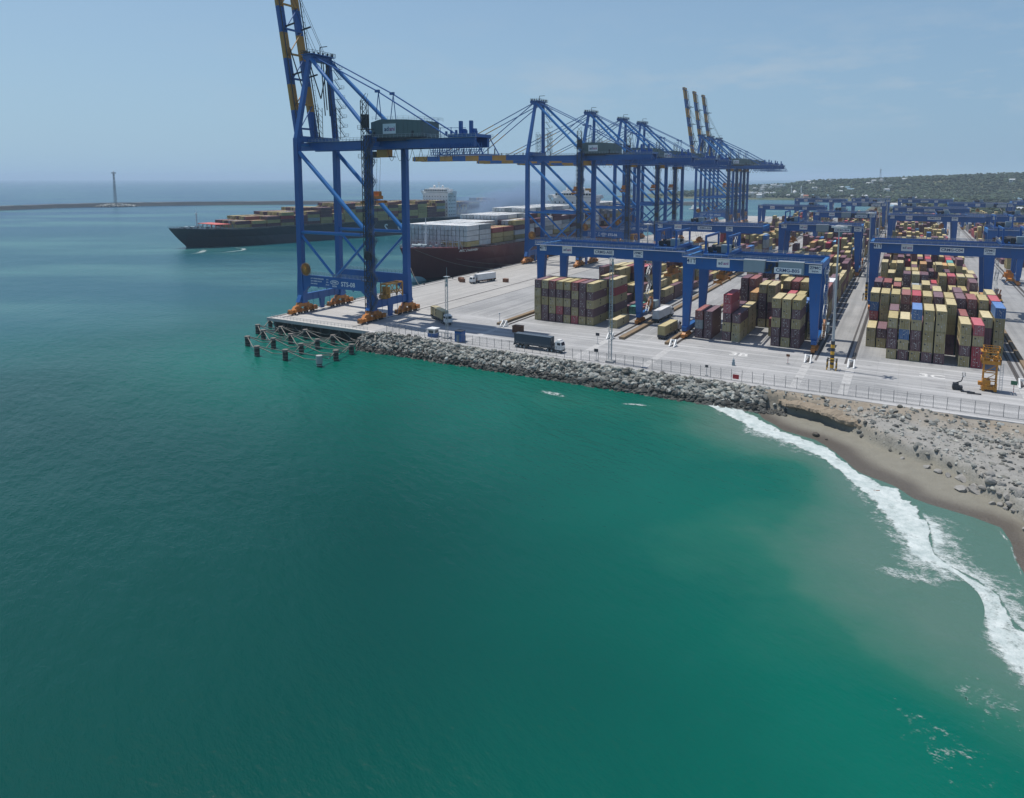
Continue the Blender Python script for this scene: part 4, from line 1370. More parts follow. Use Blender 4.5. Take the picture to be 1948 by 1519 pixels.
# ------------------------------------------------------------------ rail mounted yard cranes
YD = 19.5
def make_yard_crane(g, cant_l, cant_r, e_houses):
    """legs stand on rails at x = 0 and x = g; girders may overhang either side"""
    root = empty('yard_crane', (0, 0, 0))
    B = M['blue']
    zb, zt = 22.2, 26.0
    for x in (0, g):
        sx = 1 if x == 0 else -1
        for y in (0, YD):
            m = MB()
            m.taper(x + sx * .1, y, 3.6, 1.9, 1.7, x + sx * .55, y, zb, 3.3, 2.0)
            P_('leg', m, B, root)
        m = MB()
        m.box(x - .75, x + .75, -1.6, YD + 1.6, 2.3, 3.6)
        P_('sill_beam', m, M['blue'], root)
        for y in (0.4, YD - .4):
            m = MB()
            m.loft([[(x - .6, y - 1.5, 2.3), (x + .6, y - 1.5, 2.3), (x + .6, y + 1.5, 2.3), (x - .6, y + 1.5, 2.3)], [(x - .5, y - 3.0, 1.2), (x + .5, y - 3.0, 1.2), (x + .5, y + 3.0, 1.2), (x - .5, y + 3.0, 1.2)]])
            for w in (-2.3, -.8, .8, 2.3):
                m.cbox((x, y + w, .95), (.9, 1.25, .6)).tube((x - .3, y + w, .52), (x + .3, y + w, .52), .38, None, 10, 1)
                m.cbox((x + .8, y + w, 1.1), (.7, .6, .6))
            m.cbox((x, y - 3.5, 1.0), (1.1, .7, 1.1)).cbox((x, y + 3.5, 1.0), (1.1, .7, 1.1))
            P_('bogie', m, [M['orange'], M['dark']], root)
    xa, xb = -1.2 - cant_l, g + 1.2 + cant_r
    for y in (0, YD):
        m = MB()
        m.box(xa, xb, y - .9, y + .9, zb, zt)
        m.box(xa, xb, y - .12, y + .12, zt, zt + .25)
        P_('girder', m, B, root)
        m = MB()
        s = -1 if y == 0 else 1
        m.box(xa, xb, y + s * .9, y + s * 2.0, zt - .25, zt - .15)
        m.rail([(xa, y + s * 1.95, zt - .15), (xb, y + s * 1.95, zt - .15)], 1.1, 2.0, .08)
        m.rail([(xa, y - s * .85, zt), (xb, y - s * .85, zt)], 1.0, 2.4, .07)
        P_('walkway', m, M['rail_grey'], root)
    for x in (xa + .5, xb - .5):
        P_('end_tie', MB().box(x - .5, x + .5, .92, YD - .92, zt - 2.0, zt - .1), M['bright_blue'], root)
    m = MB()
    # cable stair at the second leg
    m.stairs(g + 1.8, 2.2, 3.8, 23.5, run=3.8, rise=3.2, w=.9, axis='y')
    P_('stairs', m, M['rail_grey'], root)
    m = MB()
    m.tube((g + 1.7, 5.5, 6.2), (g + 2.2, 5.5, 6.2), 2.6, None, 24, 0)
    for i in range(18):
        a = 2 * math.pi * i / 18
        m.bar((g + 2.25, 5.5, 6.2), (g + 2.25, 5.5 + 2.75 * math.cos(a), 6.2 + 2.75 * math.sin(a)), .1)
    P_('cable_reel', m, [M['orange']], root)
    m = MB()
    m.cbox((g + 1.9, 10.5, 5.4), (1.8, 4.0, 2.6)).cbox((g + 1.9, 10.5, 3.9), (2.0, 4.6, .2), 1)
    P_('electric_cabin', m, [M['light_grey'], M['dark']], root)
    if e_houses:
        for x0, x1 in ((17.6, 23.6), (27.4, 34.2)):
            m = MB()
            m.box(x0, x1, -3.2, -1.0, 22.6, 26.0)
            m.box(x0 - .1, x1 + .1, -3.3, -.95, 26.02, 26.2, 1)
            P_('electrical_house', m, [M['light_grey'], M['rail_grey']], root)
        m = MB()
        for i in range(6):
            m.cbox((24.2 + i * .5, -1.7, 23.2 + (i % 3) * .8), (.5, .8, .8 + (i % 2) * .9))
        m.rail([(23.6, -3.2, 22.6), (27.4, -3.2, 22.6)], 1.1, 1, .08)
        P_('switchgear', m, M['dark'], root)
    return root

def yard_signs(root, g, code, left, e_houses):
    y = -1.0
    def plate(x, z, w, h, txt, size, y=y, style=0):
        m = MB()
        m.cbox((x, y, z), (w, .1, h))
        if style == 0:
            m.text(txt, Vector((x, y - .07, z)), FACE_MY, size, 1)
        elif style == 1:
            m.text('ad', Vector((x - size * .62, y - .07, z)), FACE_MY, size, 1)
            m.text('ani', Vector((x + size * .60, y - .07, z)), FACE_MY, size, 2)
        else:
            m.text(txt, Vector((x, y - .07, z + .35)), FACE_MY, size, 1)
            m.text('INDIA', Vector((x, y - .07, z - .65)), FACE_MY, size * .6, 1)
        P_('sign', m, [M['sign_white'], M['ink_blue'], M['ink_pink']], root)
    plate(1.5, 24.6, 2.6, 1.9, left, 1.75)
    plate(11.2, 24.4, 3.8, 2.5, 'adani', 1.35, style=1)
    if e_houses:
        plate(30.0, 23.6, 7.4, 1.6, code, 1.38, y=-3.3)
    else:
        plate(25.4, 24.2, 7.4, 1.7, code, 1.38)
    plate(g - .6, 24.2, 3.4, 2.3, 'ZPMC', 1.1, style=2)

def trolley(root, x, frame, spz):
    m = MB()
    for y in (0, YD):
        m.cbox((x, y, 26.6), (7.5, 1.6, .6))
    for a in (-3.2, 3.2):
        m.box(x + a - .5, x + a + .5, .8, YD - .8, 26.3, 27.3)
    m.cbox((x, YD / 2, 27.0), (6, 10, .5))
    for k in range(8):
        m.cbox((x - 2.4 + (k % 3) * 2.3, 3.5 + k * 1.6, 28.0), (1.4, 1.2, 1.6 + .4 * (k % 2)), 1)
    m.tube((x - 2.5, 8, 28.2), (x + 2.5, 8, 28.2), .8, None, 12, 1).tube((x - 2.5, 12, 28.2), (x + 2.5, 12, 28.2), .8, None, 12, 1)
    m.rail([(x - 4, 1, 27.3), (x - 4, YD - 1, 27.3)], 1.1, 1.5, .08, 2)
    m.rail([(x + 4, 1, 27.3), (x + 4, YD - 1, 27.3)], 1.1, 1.5, .08, 2)
    m.cbox((x + 2.2, 4.5, 28.4), (2.6, 2.6, 2.4), 3)
    if frame:
        for a in (-3.4, 3.4):
            for y in (1.5, YD - 1.5):
                m.bar((x + a, y, 27), (x + a, y, 32.2), .55)
            m.bar((x + a, 1.2, 32.2), (x + a, YD - 1.2, 32.2), .5, .7)
    P_('trolley', m, [M['blue'], M['dark'], M['rail_grey'], M['light_grey']], root)
    m = MB()
    c = YD / 2
    m.cbox((x, c, spz), (1.2, 12.0, .7)).cbox((x, c, spz + 1.2), (2.6, 4.4, 1.5)).cbox((x, c - 1.4, spz + 2.3), (1.2, 1.0, 1.0)).cbox((x, c + 1.4, spz + 2.3), (1.2, 1.0, 1.0))
    for y in (c - 6, c + 6):
        m.cbox((x, y, spz), (2.5, .5, .8))
        for a in (-1.2, 1.2):
            m.add([(x + a - .2, y, spz - .4), (x + a + .2, y, spz - .4), (x + a + .35 * a, y, spz - 1.3)], [(0, 1, 2)])
    P_('spreader', m, M['orange'], root)
    m = MB()
    for a in (-2.6, 2.6):
        for y in (c - 1.8, c + 1.8):
            m.tube((x + a * .35, y, spz + 2), (x + a, y + (1 if y > c else -1), 26.4), .05, None, 5)
    P_('hoist_wires', m, M['cable'], root)

YG = 'rail mounted gantry cranes of the container yard'
gA, gB, gC = 38.6, 37.7, 37.4
YARD = [  # x of first rail, y of front legs, gauge, overhangs, e-houses, code, sign, trolley x, frame, spreader z, label
    (-118.2, 231.5, gA, 0, 14.5, 0, 'CRMG-A05', '41T', 47.0, 1, 17.0, 'nearest blue yard gantry, over the mustard and brown stack closest to the quay'),
    (-59.6, 217.6, gB, 0, 0, 1, 'CRMG-B05', '41T', 8.6, 1, 17.8, 'nearest blue yard gantry with two grey cabins on its girder, over the middle block'),
    (-11.2, 300.5, gC, 0, 14.5, 0, 'CRMG-C04', '41T', 44.0, 1, 14.0, 'nearest blue yard gantry over the tall inland block, without cabins on its girder'),
    (-118.2, 371, gA, 0, 14.5, 0, 'CRMG-A04', '41T', 20.0, 0, 16.0, 'second blue yard gantry over the quayside block, before the row of quay cranes'),
    (-59.6, 401, gB, 0, 0, 1, 'CRMG-B04', '41T', 5.0, 1, 16.0, 'second blue yard gantry over the middle block, grey cabins on its girder'),
    (-59.6, 554, gB, 0, 0, 1, 'CRMG-B03', '41T', 16, 0, 18.0, 'third blue yard gantry over the middle block, grey cabins on its girder'),
    (-118.2, 665, gA, 0, 14.5, 0, 'CRMG-A03', '41T', 44, 0, 18.0, 'third blue yard gantry over the quayside block, standing alone before the water'),
    (-11.2, 533, gC, 0, 14.5, 0, 'CRMG-C03', '41T', 30, 0, 18.0, 'second blue yard gantry over the inland block, directly behind the nearest one'),
    (-11.2, 672, gC, 0, 14.5, 0, 'CRMG-C02', '41T', 12, 0, 18.0, 'third blue yard gantry over the inland block'),
    (-118.2, 895, gA, 0, 14.5, 0, 'CRMG-A02', '41T', 20, 0, 18.0, 'farthest blue yard gantry over the quayside block'),
    (-59.6, 788, gB, 0, 0, 1, 'CRMG-B02', '41T', 30, 0, 18.0, 'fourth blue yard gantry over the middle block'),
    (46.2, 403, gB, 12, 0, 0, 'CRMG-D04', '61T', -7, 1, 15.0, 'nearest blue yard gantry at the edge of the picture, beyond the inland truck lane'),
    (46.2, 549, gB, 12, 0, 1, 'CRMG-D03', '41T', 12, 0, 18.0, 'second blue yard gantry beyond the inland truck lane'),
    (46.2, 820, gB, 12, 0, 1, 'CRMG-D02', '41T', 12, 0, 18.0, 'third blue yard gantry beyond the inland truck lane'),
    (-11.2, 930, gC, 0, 14.5, 0, 'CRMG-C01', '41T', 12, 0, 18.0, 'fourth and farthest blue yard gantry over the inland block'),
    (-59.6, 930, gB, 0, 0, 1, 'CRMG-B01', '41T', 12, 0, 18.0, 'fifth and farthest blue yard gantry over the middle block'),
    (94.0, 690, gB, 0, 0, 0, 'CRMG-E02', '41T', 12, 0, 18.0, 'distant blue yard gantry farthest inland, third row from the sea end'),
    (94.0, 900, gB, 0, 0, 0, 'CRMG-E01', '41T', 12, 0, 18.0, 'most distant blue yard gantry, far inland at the back of the yard')]
_protos = {}
for (x, y, g, cl, cr, eh, code, left, tx, fr, sz, lab) in YARD:
    key = (g, cl, cr, eh)
    if key in _protos:
        root = copy_tree(_protos[key])
        for ch in list(root.children):
            if ch.name.split('.')[0] in ('sign', 'trolley', 'spreader', 'hoist_wires'):
                bpy.data.objects.remove(ch)
    else:
        root = make_yard_crane(g, cl, cr, eh)
        _protos[key] = root
    root.location = (x, y, 0)
    tag(root, lab, 'gantry crane', YG)
    yard_signs(root, g, code, left, eh)
    trolley(root, tx, fr, sz)

# ------------------------------------------------------------------ containers
CC = dict(M=(0.385, 0.315, 0.140), P=(0.130, 0.058, 0.072), R=(0.36, 0.040, 0.058), N=(0.24, 0.070, 0.060), B=(0.03, 0.13, 0.34), b=(0.14, 0.33, 0.55),
          G=(0.25, 0.29, 0.31), T=(0.06, 0.25, 0.22), W=(0.66, 0.68, 0.68), K=(0.030, 0.055, 0.085), O=(0.42, 0.24, 0.09))
CNAME = dict(M='mustard', P='dark purple brown', R='crimson', N='red brown', B='blue', b='light blue', G='grey', T='teal green', W='white', K='dark navy', O='dull orange')
CL, CW, CH = 12.19, 2.44, 2.9
PITX, PITY, Y0 = 2.86, 13.3, 219.2
BX = dict(A=-117.15, B=-57.1, C=-9.2, D=48.6, E=96.5)

def cont_mats(c):
    col = CC[c]
    k = NT('container_' + CNAME[c].replace(' ', '_'))
    f = k.noise(0.7, 5, 0.7, stretch=(1, 0.6, 0.35))
    cc = k.mix(k.ramp(f, [(0.45, 0.0), (0.85, 0.55)]), col, tuple(x * 0.5 + 0.015 for x in col))
    g = k.noise(2.6, 4, 0.7)
    cc = k.mix(k.ramp(g, [(0.66, 0.0), (0.72, 0.5)]), cc, (0.13, 0.065, 0.04))
    oi = k.n('ShaderNodeObjectInfo')
    hs = k.n('ShaderNodeHueSaturation')
    k.l(k.math('MULTIPLY_ADD', oi.outputs['Random'], 0.30, 0.83), hs.inputs['Value'])
    k.l(k.math('MULTIPLY_ADD', oi.outputs['Random'], -0.25, 1.05), hs.inputs['Saturation'])
    k.l(cc, hs.inputs['Color'])
    k.base(hs.outputs[0])
    k.rough(0.6)
    sx = k.n('ShaderNodeSeparateXYZ')
    k.l(k.coord('Object'), sx.inputs[0])
    rib = k.math('SINE', k.math('MULTIPLY', k.math('ADD', sx.outputs[0], sx.outputs[1]), 2 * math.pi / 0.42))
    k.bump(rib, 0.5, 0.04)
    return k.m
CM = {c: cont_mats(c) for c in CC}
def sunlit_tone(col):
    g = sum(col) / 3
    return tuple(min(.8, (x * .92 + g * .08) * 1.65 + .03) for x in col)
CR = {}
for c in CC:                                                # roof sheets in a paler tone, sunlight on the tops put into the colour
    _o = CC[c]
    CC[c] = sunlit_tone(_o)
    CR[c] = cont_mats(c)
    CR[c].name = 'sunlit_roof'
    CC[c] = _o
M['decal'] = paint('decal_white', (0.62, 0.62, 0.6), 0.6, 0.2)
M['rod'] = paint('lock_rod', (0.30, 0.29, 0.27), 0.5, 0.3)
M['gap'] = paint('dark_seal', (0.025, 0.025, 0.025), 0.8, 0.0)

def body_mesh(c, L=CL):
    m = MB()
    w, l, hh = CW / 2, L / 2, CH
    m.box(-w + .06, w - .06, -l + .10, l - .06, .14, hh - .05)
    for sx in (-1, 1):
        for sy in (-1, 1):
            m.box(sx * w - .1 - .1 * sx + (0 if sx > 0 else 0), sx * w + .1 - .1 * sx, sy * l - .09 - .09 * sy, sy * l + .09 - .09 * sy, 0, hh)
        m.box(sx * w - .06 - .06 * sx, sx * w + .06 - .06 * sx, -l + .19, l - .19, hh - .12, hh - .003)
        m.box(sx * w - .07 - .07 * sx, sx * w + .07 - .07 * sx, -l + .19, l - .19, 0.003, .16)
    for sy in (-1, 1):
        m.box(-w + .21, w - .21, sy * l - .06 - .06 * sy, sy * l + .06 - .06 * sy, hh - .14, hh - .004)
        m.box(-w + .21, w - .21, sy * l - .06 - .06 * sy, sy * l + .06 - .06 * sy, .004, .15)
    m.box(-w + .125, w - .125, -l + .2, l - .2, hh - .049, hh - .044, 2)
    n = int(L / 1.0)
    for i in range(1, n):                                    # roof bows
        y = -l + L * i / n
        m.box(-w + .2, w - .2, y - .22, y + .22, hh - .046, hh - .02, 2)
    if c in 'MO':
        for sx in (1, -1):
            rot = FACE_PX if sx > 0 else Matrix.Rotation(R(180), 3, 'Z') @ FACE_PX
            m.text('M\nSC', Vector((sx * (w - .045), .5, 1.62)), rot, 1.15, 1, ext=0.01)
    elif c in 'PNRBG':
        for sx in (1, -1):
            m.box(sx * (w - .05) - .015, sx * (w - .05) + .015, l - 2.2, l - 1.0, 2.25, 2.45, 1)
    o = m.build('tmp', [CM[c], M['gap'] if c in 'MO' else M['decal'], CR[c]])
    me = o.data
    bpy.data.objects.remove(o)
    me.name = 'container'
    return me
def door_mesh(c, L=CL, seed=0):
    r = random.Random(seed)
    m = MB()
    w, l = CW / 2, L / 2
    y = -l + .10
    for s in (-1, 1):
        x0, x1 = (-w + .22, -.03) if s < 0 else (.03, w - .22)
        m.box(x0, x1, y - .05, y - .002, .18, CH - .17)
        for k in (0.28, 0.72):
            xx = x0 + (x1 - x0) * k
            m.box(xx - .025, xx + .025, y - .10, y - .055, .2, CH - .2, 1)
            m.box(xx - .08, xx + .08, y - .12, y - .101, 1.05, 1.15, 1)
    m.box(-.028, .028, y - .03, y - .01, .18, CH - .17, 2)
    nd = 9 if c in 'PNRBK' else 3
    for i in range(nd):
        xx, zz = r.uniform(-.9, .85), r.uniform(.5, 2.55)
        m.box(xx, xx + r.uniform(.12, .34), y - .058, y - .052, zz, zz + r.uniform(.07, .2), 3)
    if c == 'M':
        m.box(-.85, -.45, y - .058, y - .052, 1.9, 2.3, 2)
    o = m.build('tmp', [CM[c], M['rod'], M['gap'], M['decal']])
    me = o.data
    bpy.data.objects.remove(o)
    me.name = 'door'
    return me
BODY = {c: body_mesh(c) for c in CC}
DOOR = {c: [door_mesh(c, seed=i) for i in range(3)] for c in CC}
def add_container(c, loc, rz=0.0, label=None, group=None):
    o = bpy.data.objects.new('shipping_container', BODY[c])
    COL.objects.link(o)
    o.location = loc
    o.rotation_euler = (0, 0, rz)
    d = bpy.data.objects.new('door', DOOR[c][rnd.randrange(3)])
    COL.objects.link(d)
    d.parent = o
    return tag(o, label, 'container', group)

# ---- who stands where: (block, row) -> {column: colours from the ground up}
LAY = {}
LAY['A', 0] = {1: 'MMMMP', 2: 'PPMPM', 3: 'PMMPN', 4: 'PRMPM', 5: 'MPMPM', 6: 'RMPMN', 7: 'MPPPP', 8: 'MPMPM', 11: 'M'}
LAY['A', 1] = {1: 'MPMP', 2: 'MMPM', 3: 'PMM', 4: 'MPMP', 5: 'PM', 6: 'MMPM', 7: 'MPM', 8: 'MPMMP', 9: 'MPMRM'}
LAY['A', 2] = {1: 'MP', 2: 'PM', 3: 'M', 5: 'PMP', 6: 'MMPP', 7: 'PMP', 8: 'PP', 9: 'P', 10: 'T', 11: 'N'}
LAY['A', 3] = {4: 'MMMM', 5: 'PMM', 6: 'MPMMM', 7: 'PPM', 8: 'MPM', 9: 'MMP', 10: 'PM'}
LAY['A', 4] = {4: 'MMPMM', 5: 'MPMMM', 6: 'PMPPN', 7: 'PPNPN', 8: 'MPPPR', 9: 'PPMMP', 10: 'MPM', 11: 'PM'}
LAY['B', 0] = {0: 'PGN', 1: 'PPP', 3: 'PMPRR', 4: 'MMP', 8: 'PPMPM', 9: 'MPPMM', 10: 'PPMPM'}
LAY['B', 1] = {0: 'PP', 3: 'MPP', 4: 'MMM', 7: 'MN', 8: 'PMP', 9: 'MPM', 10: 'MPPB', 11: 'MMPK'}
LAY['B', 2] = {4: 'PMPO', 5: 'MPPPM', 6: 'MPPMM', 7: 'MP', 8: 'MPPR', 9: 'PMMM', 10: 'PMM', 11: 'MMMK'}
LAY['B', 3] = {2: 'PPPPP', 3: 'PPPPN', 4: 'MPM', 6: 'PMMM', 7: 'MPMPM', 8: 'PPPPN', 9: 'MPMMM', 10: 'MPPP', 11: 'MPMN'}
LAY['B', 4] = {1: 'PMP', 3: 'PPPP', 5: 'MMP', 6: 'PMMMM', 7: 'MPPM', 9: 'MPM', 10: 'PPMM', 11: 'MMPN'}
LAY['C', 0] = {2: 'MPPM', 3: 'PMBM', 4: 'MPPMB', 5: 'PMMMM', 6: 'PMMMM', 8: 'MPMM', 9: 'RRMR'}
LAY['C', 1] = {0: 'MM', 1: 'MP', 2: 'MMMP', 3: 'MPM', 4: 'PMM', 5: 'MPP', 6: 'PMM', 7: 'PPMMM', 8: 'MMPN', 9: 'PMM', 10: 'MPPM', 11: 'MMMMB'}
LAY['C', 2] = {0: 'MMRBM', 1: 'MMMMM', 2: 'MPPMM', 3: 'PPPPN', 4: 'PPPPR', 5: 'PPMMM', 6: 'MPPPP', 7: 'MMMMM', 8: 'PPPPP', 9: 'PPPPN', 10: 'MPMMM', 11: 'PMPRR'}
LAY['C', 3] = {0: 'MPP', 1: 'MPMK', 2: 'PM', 4: 'MMPMM', 5: 'MPMM', 6: 'PMPMM', 7: 'MPO', 8: 'PMPPP', 9: 'MMPb', 10: 'MPMB', 11: 'MMPMM'}
LAY['C', 4] = {0: 'MPPPP', 1: 'PPPPN', 2: 'PKM', 3: 'MPPM', 4: 'PMPP', 5: 'MPMMM', 6: 'MPPP', 7: 'PMR', 8: 'MPP', 9: 'MPM', 10: 'MPMM', 11: 'MPMO'}
LAY['C', 5] = {0: 'MPMP', 1: 'PPP', 2: 'MMMN', 3: 'MMM', 4: 'PMPG', 5: 'MPMG', 6: 'PPMP', 7: 'PPP', 8: 'MPMM', 9: 'PMMM', 10: 'MPMPP'}
LAY['C', 6] = {0: 'PPPR', 1: 'MMM', 2: 'MPMM', 3: 'PPPPP', 4: 'MPMMM', 5: 'PPPPP', 6: 'MPMR', 7: 'MMPMM', 8: 'MPRRR', 9: 'MPMMM', 10: 'MMMMM'}
def pick(r):
    return r.choices('MPNRBGTWbO', [42, 38, 5, 4, 2, 3, 1, 1, .8, 3])[0]
NROW = 55
for blk in 'ABCDE':
    r = random.Random(ord(blk))
    for row in range(NROW):
        if (blk, row) in LAY:
            continue
        y = Y0 + row * PITY
        if blk == 'D' and y < 470 or blk == 'E' and y < 520:
            continue
        base = r.choice([2, 3, 3, 3, 4, 4]) if blk != 'A' else r.choice([1, 2, 3, 3, 4])
        if r.random() < 0.06:
            continue
        d = {}
        for c in range(12):
            if blk == 'B' and row in (9, 10, 11) and c < 3:
                continue
            n = max(0, min(5, base + r.choice([-2, -2, -1, -1, 0, 0, 0, 1, 1])))
            if r.random() < 0.11:
                n = 0
            if n:
                run = pick(r)
                s = ''
                for t in range(n):
                    if r.random() < 0.55:
                        run = pick(r)
                    s += run
                d[c] = s
        LAY[blk, row] = d
for rr, cc, s in ((5, 11, 'WWWW'), (7, 11, 'MMM'), (6, 11, 'PMPP'), (9, 11, 'MPM')):
    LAY['B', rr][cc] = s

boxes = []           # block, row, col, tier, n, colour, centre x, y, z0
for (blk, row), d in LAY.items():
    for c, s in d.items():
        for t, ch in enumerate(s):
            boxes.append((blk, row, c, t, len(s), ch, BX[blk] + c * PITX + CW / 2, Y0 + row * PITY + CL / 2, t * CH + .01))
# which of them does the photograph see?  a few rays from the camera to each near box
near = [b for b in boxes if b[7] < 345]
lo = np.array([(b[6] - CW / 2, b[7] - CL / 2, b[8]) for b in near])
hi = np.array([(b[6] + CW / 2, b[7] + CL / 2, b[8] + CH) for b in near])
eye = np.array([0.0, 0.0, CAM_H])
def visible(i):
    b = near[i]
    hits = 0
    pts = []
    for a in (-.9, 0, .9):
        for zz in (.5, 1.5, 2.6):
            pts.append((b[6] + a * CW / 2, b[7] - CL / 2 - .01, b[8] + zz))
        for yy in (-.8, 0, .8):
            pts.append((b[6] + a * CW / 2, b[7] + yy * CL / 2, b[8] + CH + .01))
    sx = 1 if b[6] < 0 else -1
    for yy in (-.8, 0, .8):
        for zz in (.5, 1.5, 2.6):
            pts.append((b[6] + sx * (CW / 2 + .01), b[7] + yy * CL / 2, b[8] + zz))
    for p in pts:
        p = np.array(p)
        px = math.cos(R(29.4)) * p[0] + math.sin(R(29.4)) * p[1]
        dz = -math.sin(R(29.4)) * p[0] + math.cos(R(29.4)) * p[1]
        if px / dz > 0.735:
            continue
        d = p - eye
        with np.errstate(divide='ignore', invalid='ignore'):
            t0, t1 = (lo - eye) / d, (hi - eye) / d
        tn, tf = np.minimum(t0, t1).max(1), np.maximum(t0, t1).min(1)
        m = (tn < tf) & (tn < 0.9995) & (tf > 0)
        m[i] = False
        if not m.any():
            hits += 1
    return hits
vis = [(visible(i) / (near[i][7] ** 2), i) for i in range(len(near))]
vis = sorted([v for v in vis if v[0] > 0], reverse=True)[:294]
chosen = {near[i][:4]: near[i] for _, i in vis}
ORD = ['first', 'second', 'third', 'fourth', 'fifth', 'sixth', 'seventh', 'eighth', 'ninth', 'tenth', 'eleventh', 'twelfth']
BN = dict(A='quayside block', B='middle block', C='inland block')
for key, b in sorted(chosen.items()):
    blk, row, c, t, n, ch, x, y, z = b
    k = sorted(LAY[blk, row]).index(c)
    tier = 'single' if n == 1 else ('topmost' if t == n - 1 else ('bottom' if t == 0 else ORD[t] + ' from ground'))
    rw = 'front row' if row == 0 else ORD[row] + ' row'
    add_container(ch, (x + rnd.uniform(-.05, .05), y + rnd.uniform(-.12, .12), z), 0.0,
                  '%s container, %s in %s stack from quay, %s, %s' % (CNAME[ch], tier, ORD[k], rw, BN[blk]),
                  'containers stacked in the yard blocks')
FREE = []            # containers that ride on trucks or stand alone are placed later

# ---- everything farther off, and the cargo on the ships, is one mass
mass = [(b[6], b[7], b[8], 0.0, CC[b[5]]) for b in boxes if b[:4] not in chosen]
SHIP1 = dict(o=Vector((-501.5, 346.0, SEA)), a=math.atan2(-0.19, 0.98), L=405, hb=24.5, deck=13.5)
SHIP2 = dict(o=Vector((-227.0, 286.0, SEA)), a=0.0, L=320, hb=23.5, deck=16.5)
def ship_pt(S, x, y, z):
    ca, sa = math.cos(S['a']), math.sin(S['a'])
    return (S['o'].x + ca * x - sa * y, S['o'].y + sa * x + ca * y, S['o'].z + z)
S1H = [2, 3, 3, 4, 4, 5, 5, 4, 6, 5, 6, 5, 6, 6, 5, 6, 5]
r = random.Random(5)
y = 46.0
for k in range(26):
    if 280 < y + 6 < 312 or 335 < y + 6 < 352:
        y += 13.2
        continue
    hgt = S1H[k] if k < len(S1H) else r.choice([4, 5, 6])
    nc = 14 if k == 0 else (17 if k < 3 else 18)
    for c in range(nc):
        n = max(1, hgt + (r.choice([0, 0, 0, -1]) if c < nc - 4 else (-1 if k % 3 == 1 else 0)))
        if k == 5 and c > nc - 6:
            n -= 1
        for t in range(n):
            q = ship_pt(SHIP1, (c - nc / 2 + .5) * 2.52, y + CL / 2, SHIP1['deck'] + .9 + t * CH)
            mass.append((q[0], q[1], q[2], SHIP1['a'], CC[r.choices('MPNRGB', [46, 44, 5, 1, 3, 1])[0]]))
    y += 13.2 if k % 2 else 12.6
y = 32.0
S2 = {0: 'W'}
for k in range(20):
    if 205 < y + 6 < 250:
        y += 13.4
        continue
    for c in range(16):
        edge = c >= 11
        if k == 0:
            n, pal = (4, 'W') if c < 16 else (0, 'W')
        elif k == 1:
            n, pal = 4, 'WWG'
        elif k in (2, 3):
            n, pal = (3, 'MMN') if edge else (4, 'W')
        elif k in (4, 5):
            n, pal = (4, 'WPM') if edge else (5, 'W')
        else:
            n, pal = (r.choice([4, 5]), 'MPWGW') if edge else (6 if k > 6 else 5, 'WWWG')
        for t in range(n):
            q = ship_pt(SHIP2, (c - 7.5) * 2.52, y + CL / 2, SHIP2['deck'] + 1.2 + t * CH)
            ch = 'M' if (k == 0 and t == 0 and c > 8) else r.choice(pal)
            mass.append((q[0], q[1], q[2], 1e-6, CC[ch] if ch != 'W' else (.52, .55, .56)))
    y += 12.7 if k % 2 == 0 else 14.0
def mass_boxes():
    n = len(mass)
    A = np.array([m[:4] for m in mass])
    rs = np.random.RandomState(2)
    hx, hy = CW / 2, CL / 2
    loc = np.array([(-hx, -hy, .02), (hx, -hy, .02), (hx, hy, .02), (-hx, hy, .02), (-hx, -hy, CH - .02), (hx, -hy, CH - .02), (hx, hy, CH - .02), (-hx, hy, CH - .02)])
    fac = np.array([(4, 5, 6, 7), (0, 1, 5, 4), (1, 2, 6, 5), (2, 3, 7, 6), (3, 0, 4, 7)])
    ca, sa = np.cos(A[:, 3])[:, None], np.sin(A[:, 3])[:, None]
    sh = np.where(A[:, 3] != 0, .86, .975)[:, None]
    sz = np.where(A[:, 3] != 0, .94, .985)[:, None]
    loc = np.repeat(loc[None], n, 0) * np.stack([sh, np.full_like(sh, .985), sz], -1)
    x = A[:, 0:1] + ca * loc[..., 0] - sa * loc[..., 1] + rs.uniform(-.05, .05, (n, 1))
    yv = A[:, 1:2] + sa * loc[..., 0] + ca * loc[..., 1] + rs.uniform(-.1, .1, (n, 1))
    z = A[:, 2:3] + loc[..., 2]
    V = np.stack([x, yv, z], -1).reshape(-1, 3)
    F = (fac[None] + 8 * np.arange(n)[:, None, None]).reshape(-1, 4)
    col = np.array([m[4] for m in mass]) * rs.uniform(.78, 1.12, (n, 1))
    col = np.concatenate([col, np.ones((n, 1))], 1)
    col = np.repeat(col, 5, 0)
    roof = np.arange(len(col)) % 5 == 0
    col[roof, :3] = np.minimum(.78, col[roof, :3] * 1.38 + .02)  # top faces painted lighter, standing in for sun on the roofs
    k = NT('far_containers')
    t = k.attr('tint').outputs['Color']
    pos = k.coord('World')
    f = k.noise(0.5, 4, 0.7, pos, stretch=(1, .6, .5))
    dirt = k.mix(1.0, t, (0.62, 0.58, 0.55), 'MULTIPLY')
    k.base(k.mix(k.ramp(f, [(0.45, 0.0), (0.8, 0.7)]), t, dirt))
    k.rough(0.65)
    sx = k.n('ShaderNodeSeparateXYZ')
    k.l(pos, sx.inputs[0])
    rib = k.math('SINE', k.math('MULTIPLY', k.math('ADD', sx.outputs[0], sx.outputs[1]), 2 * math.pi / 0.6))
    k.bump(rib, 0.5, 0.05)
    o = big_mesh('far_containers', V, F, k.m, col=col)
    tag(o, 'the many farther shipping containers filling the yard and piled on the two ships', 'containers', kind='stuff')
mass_boxes()

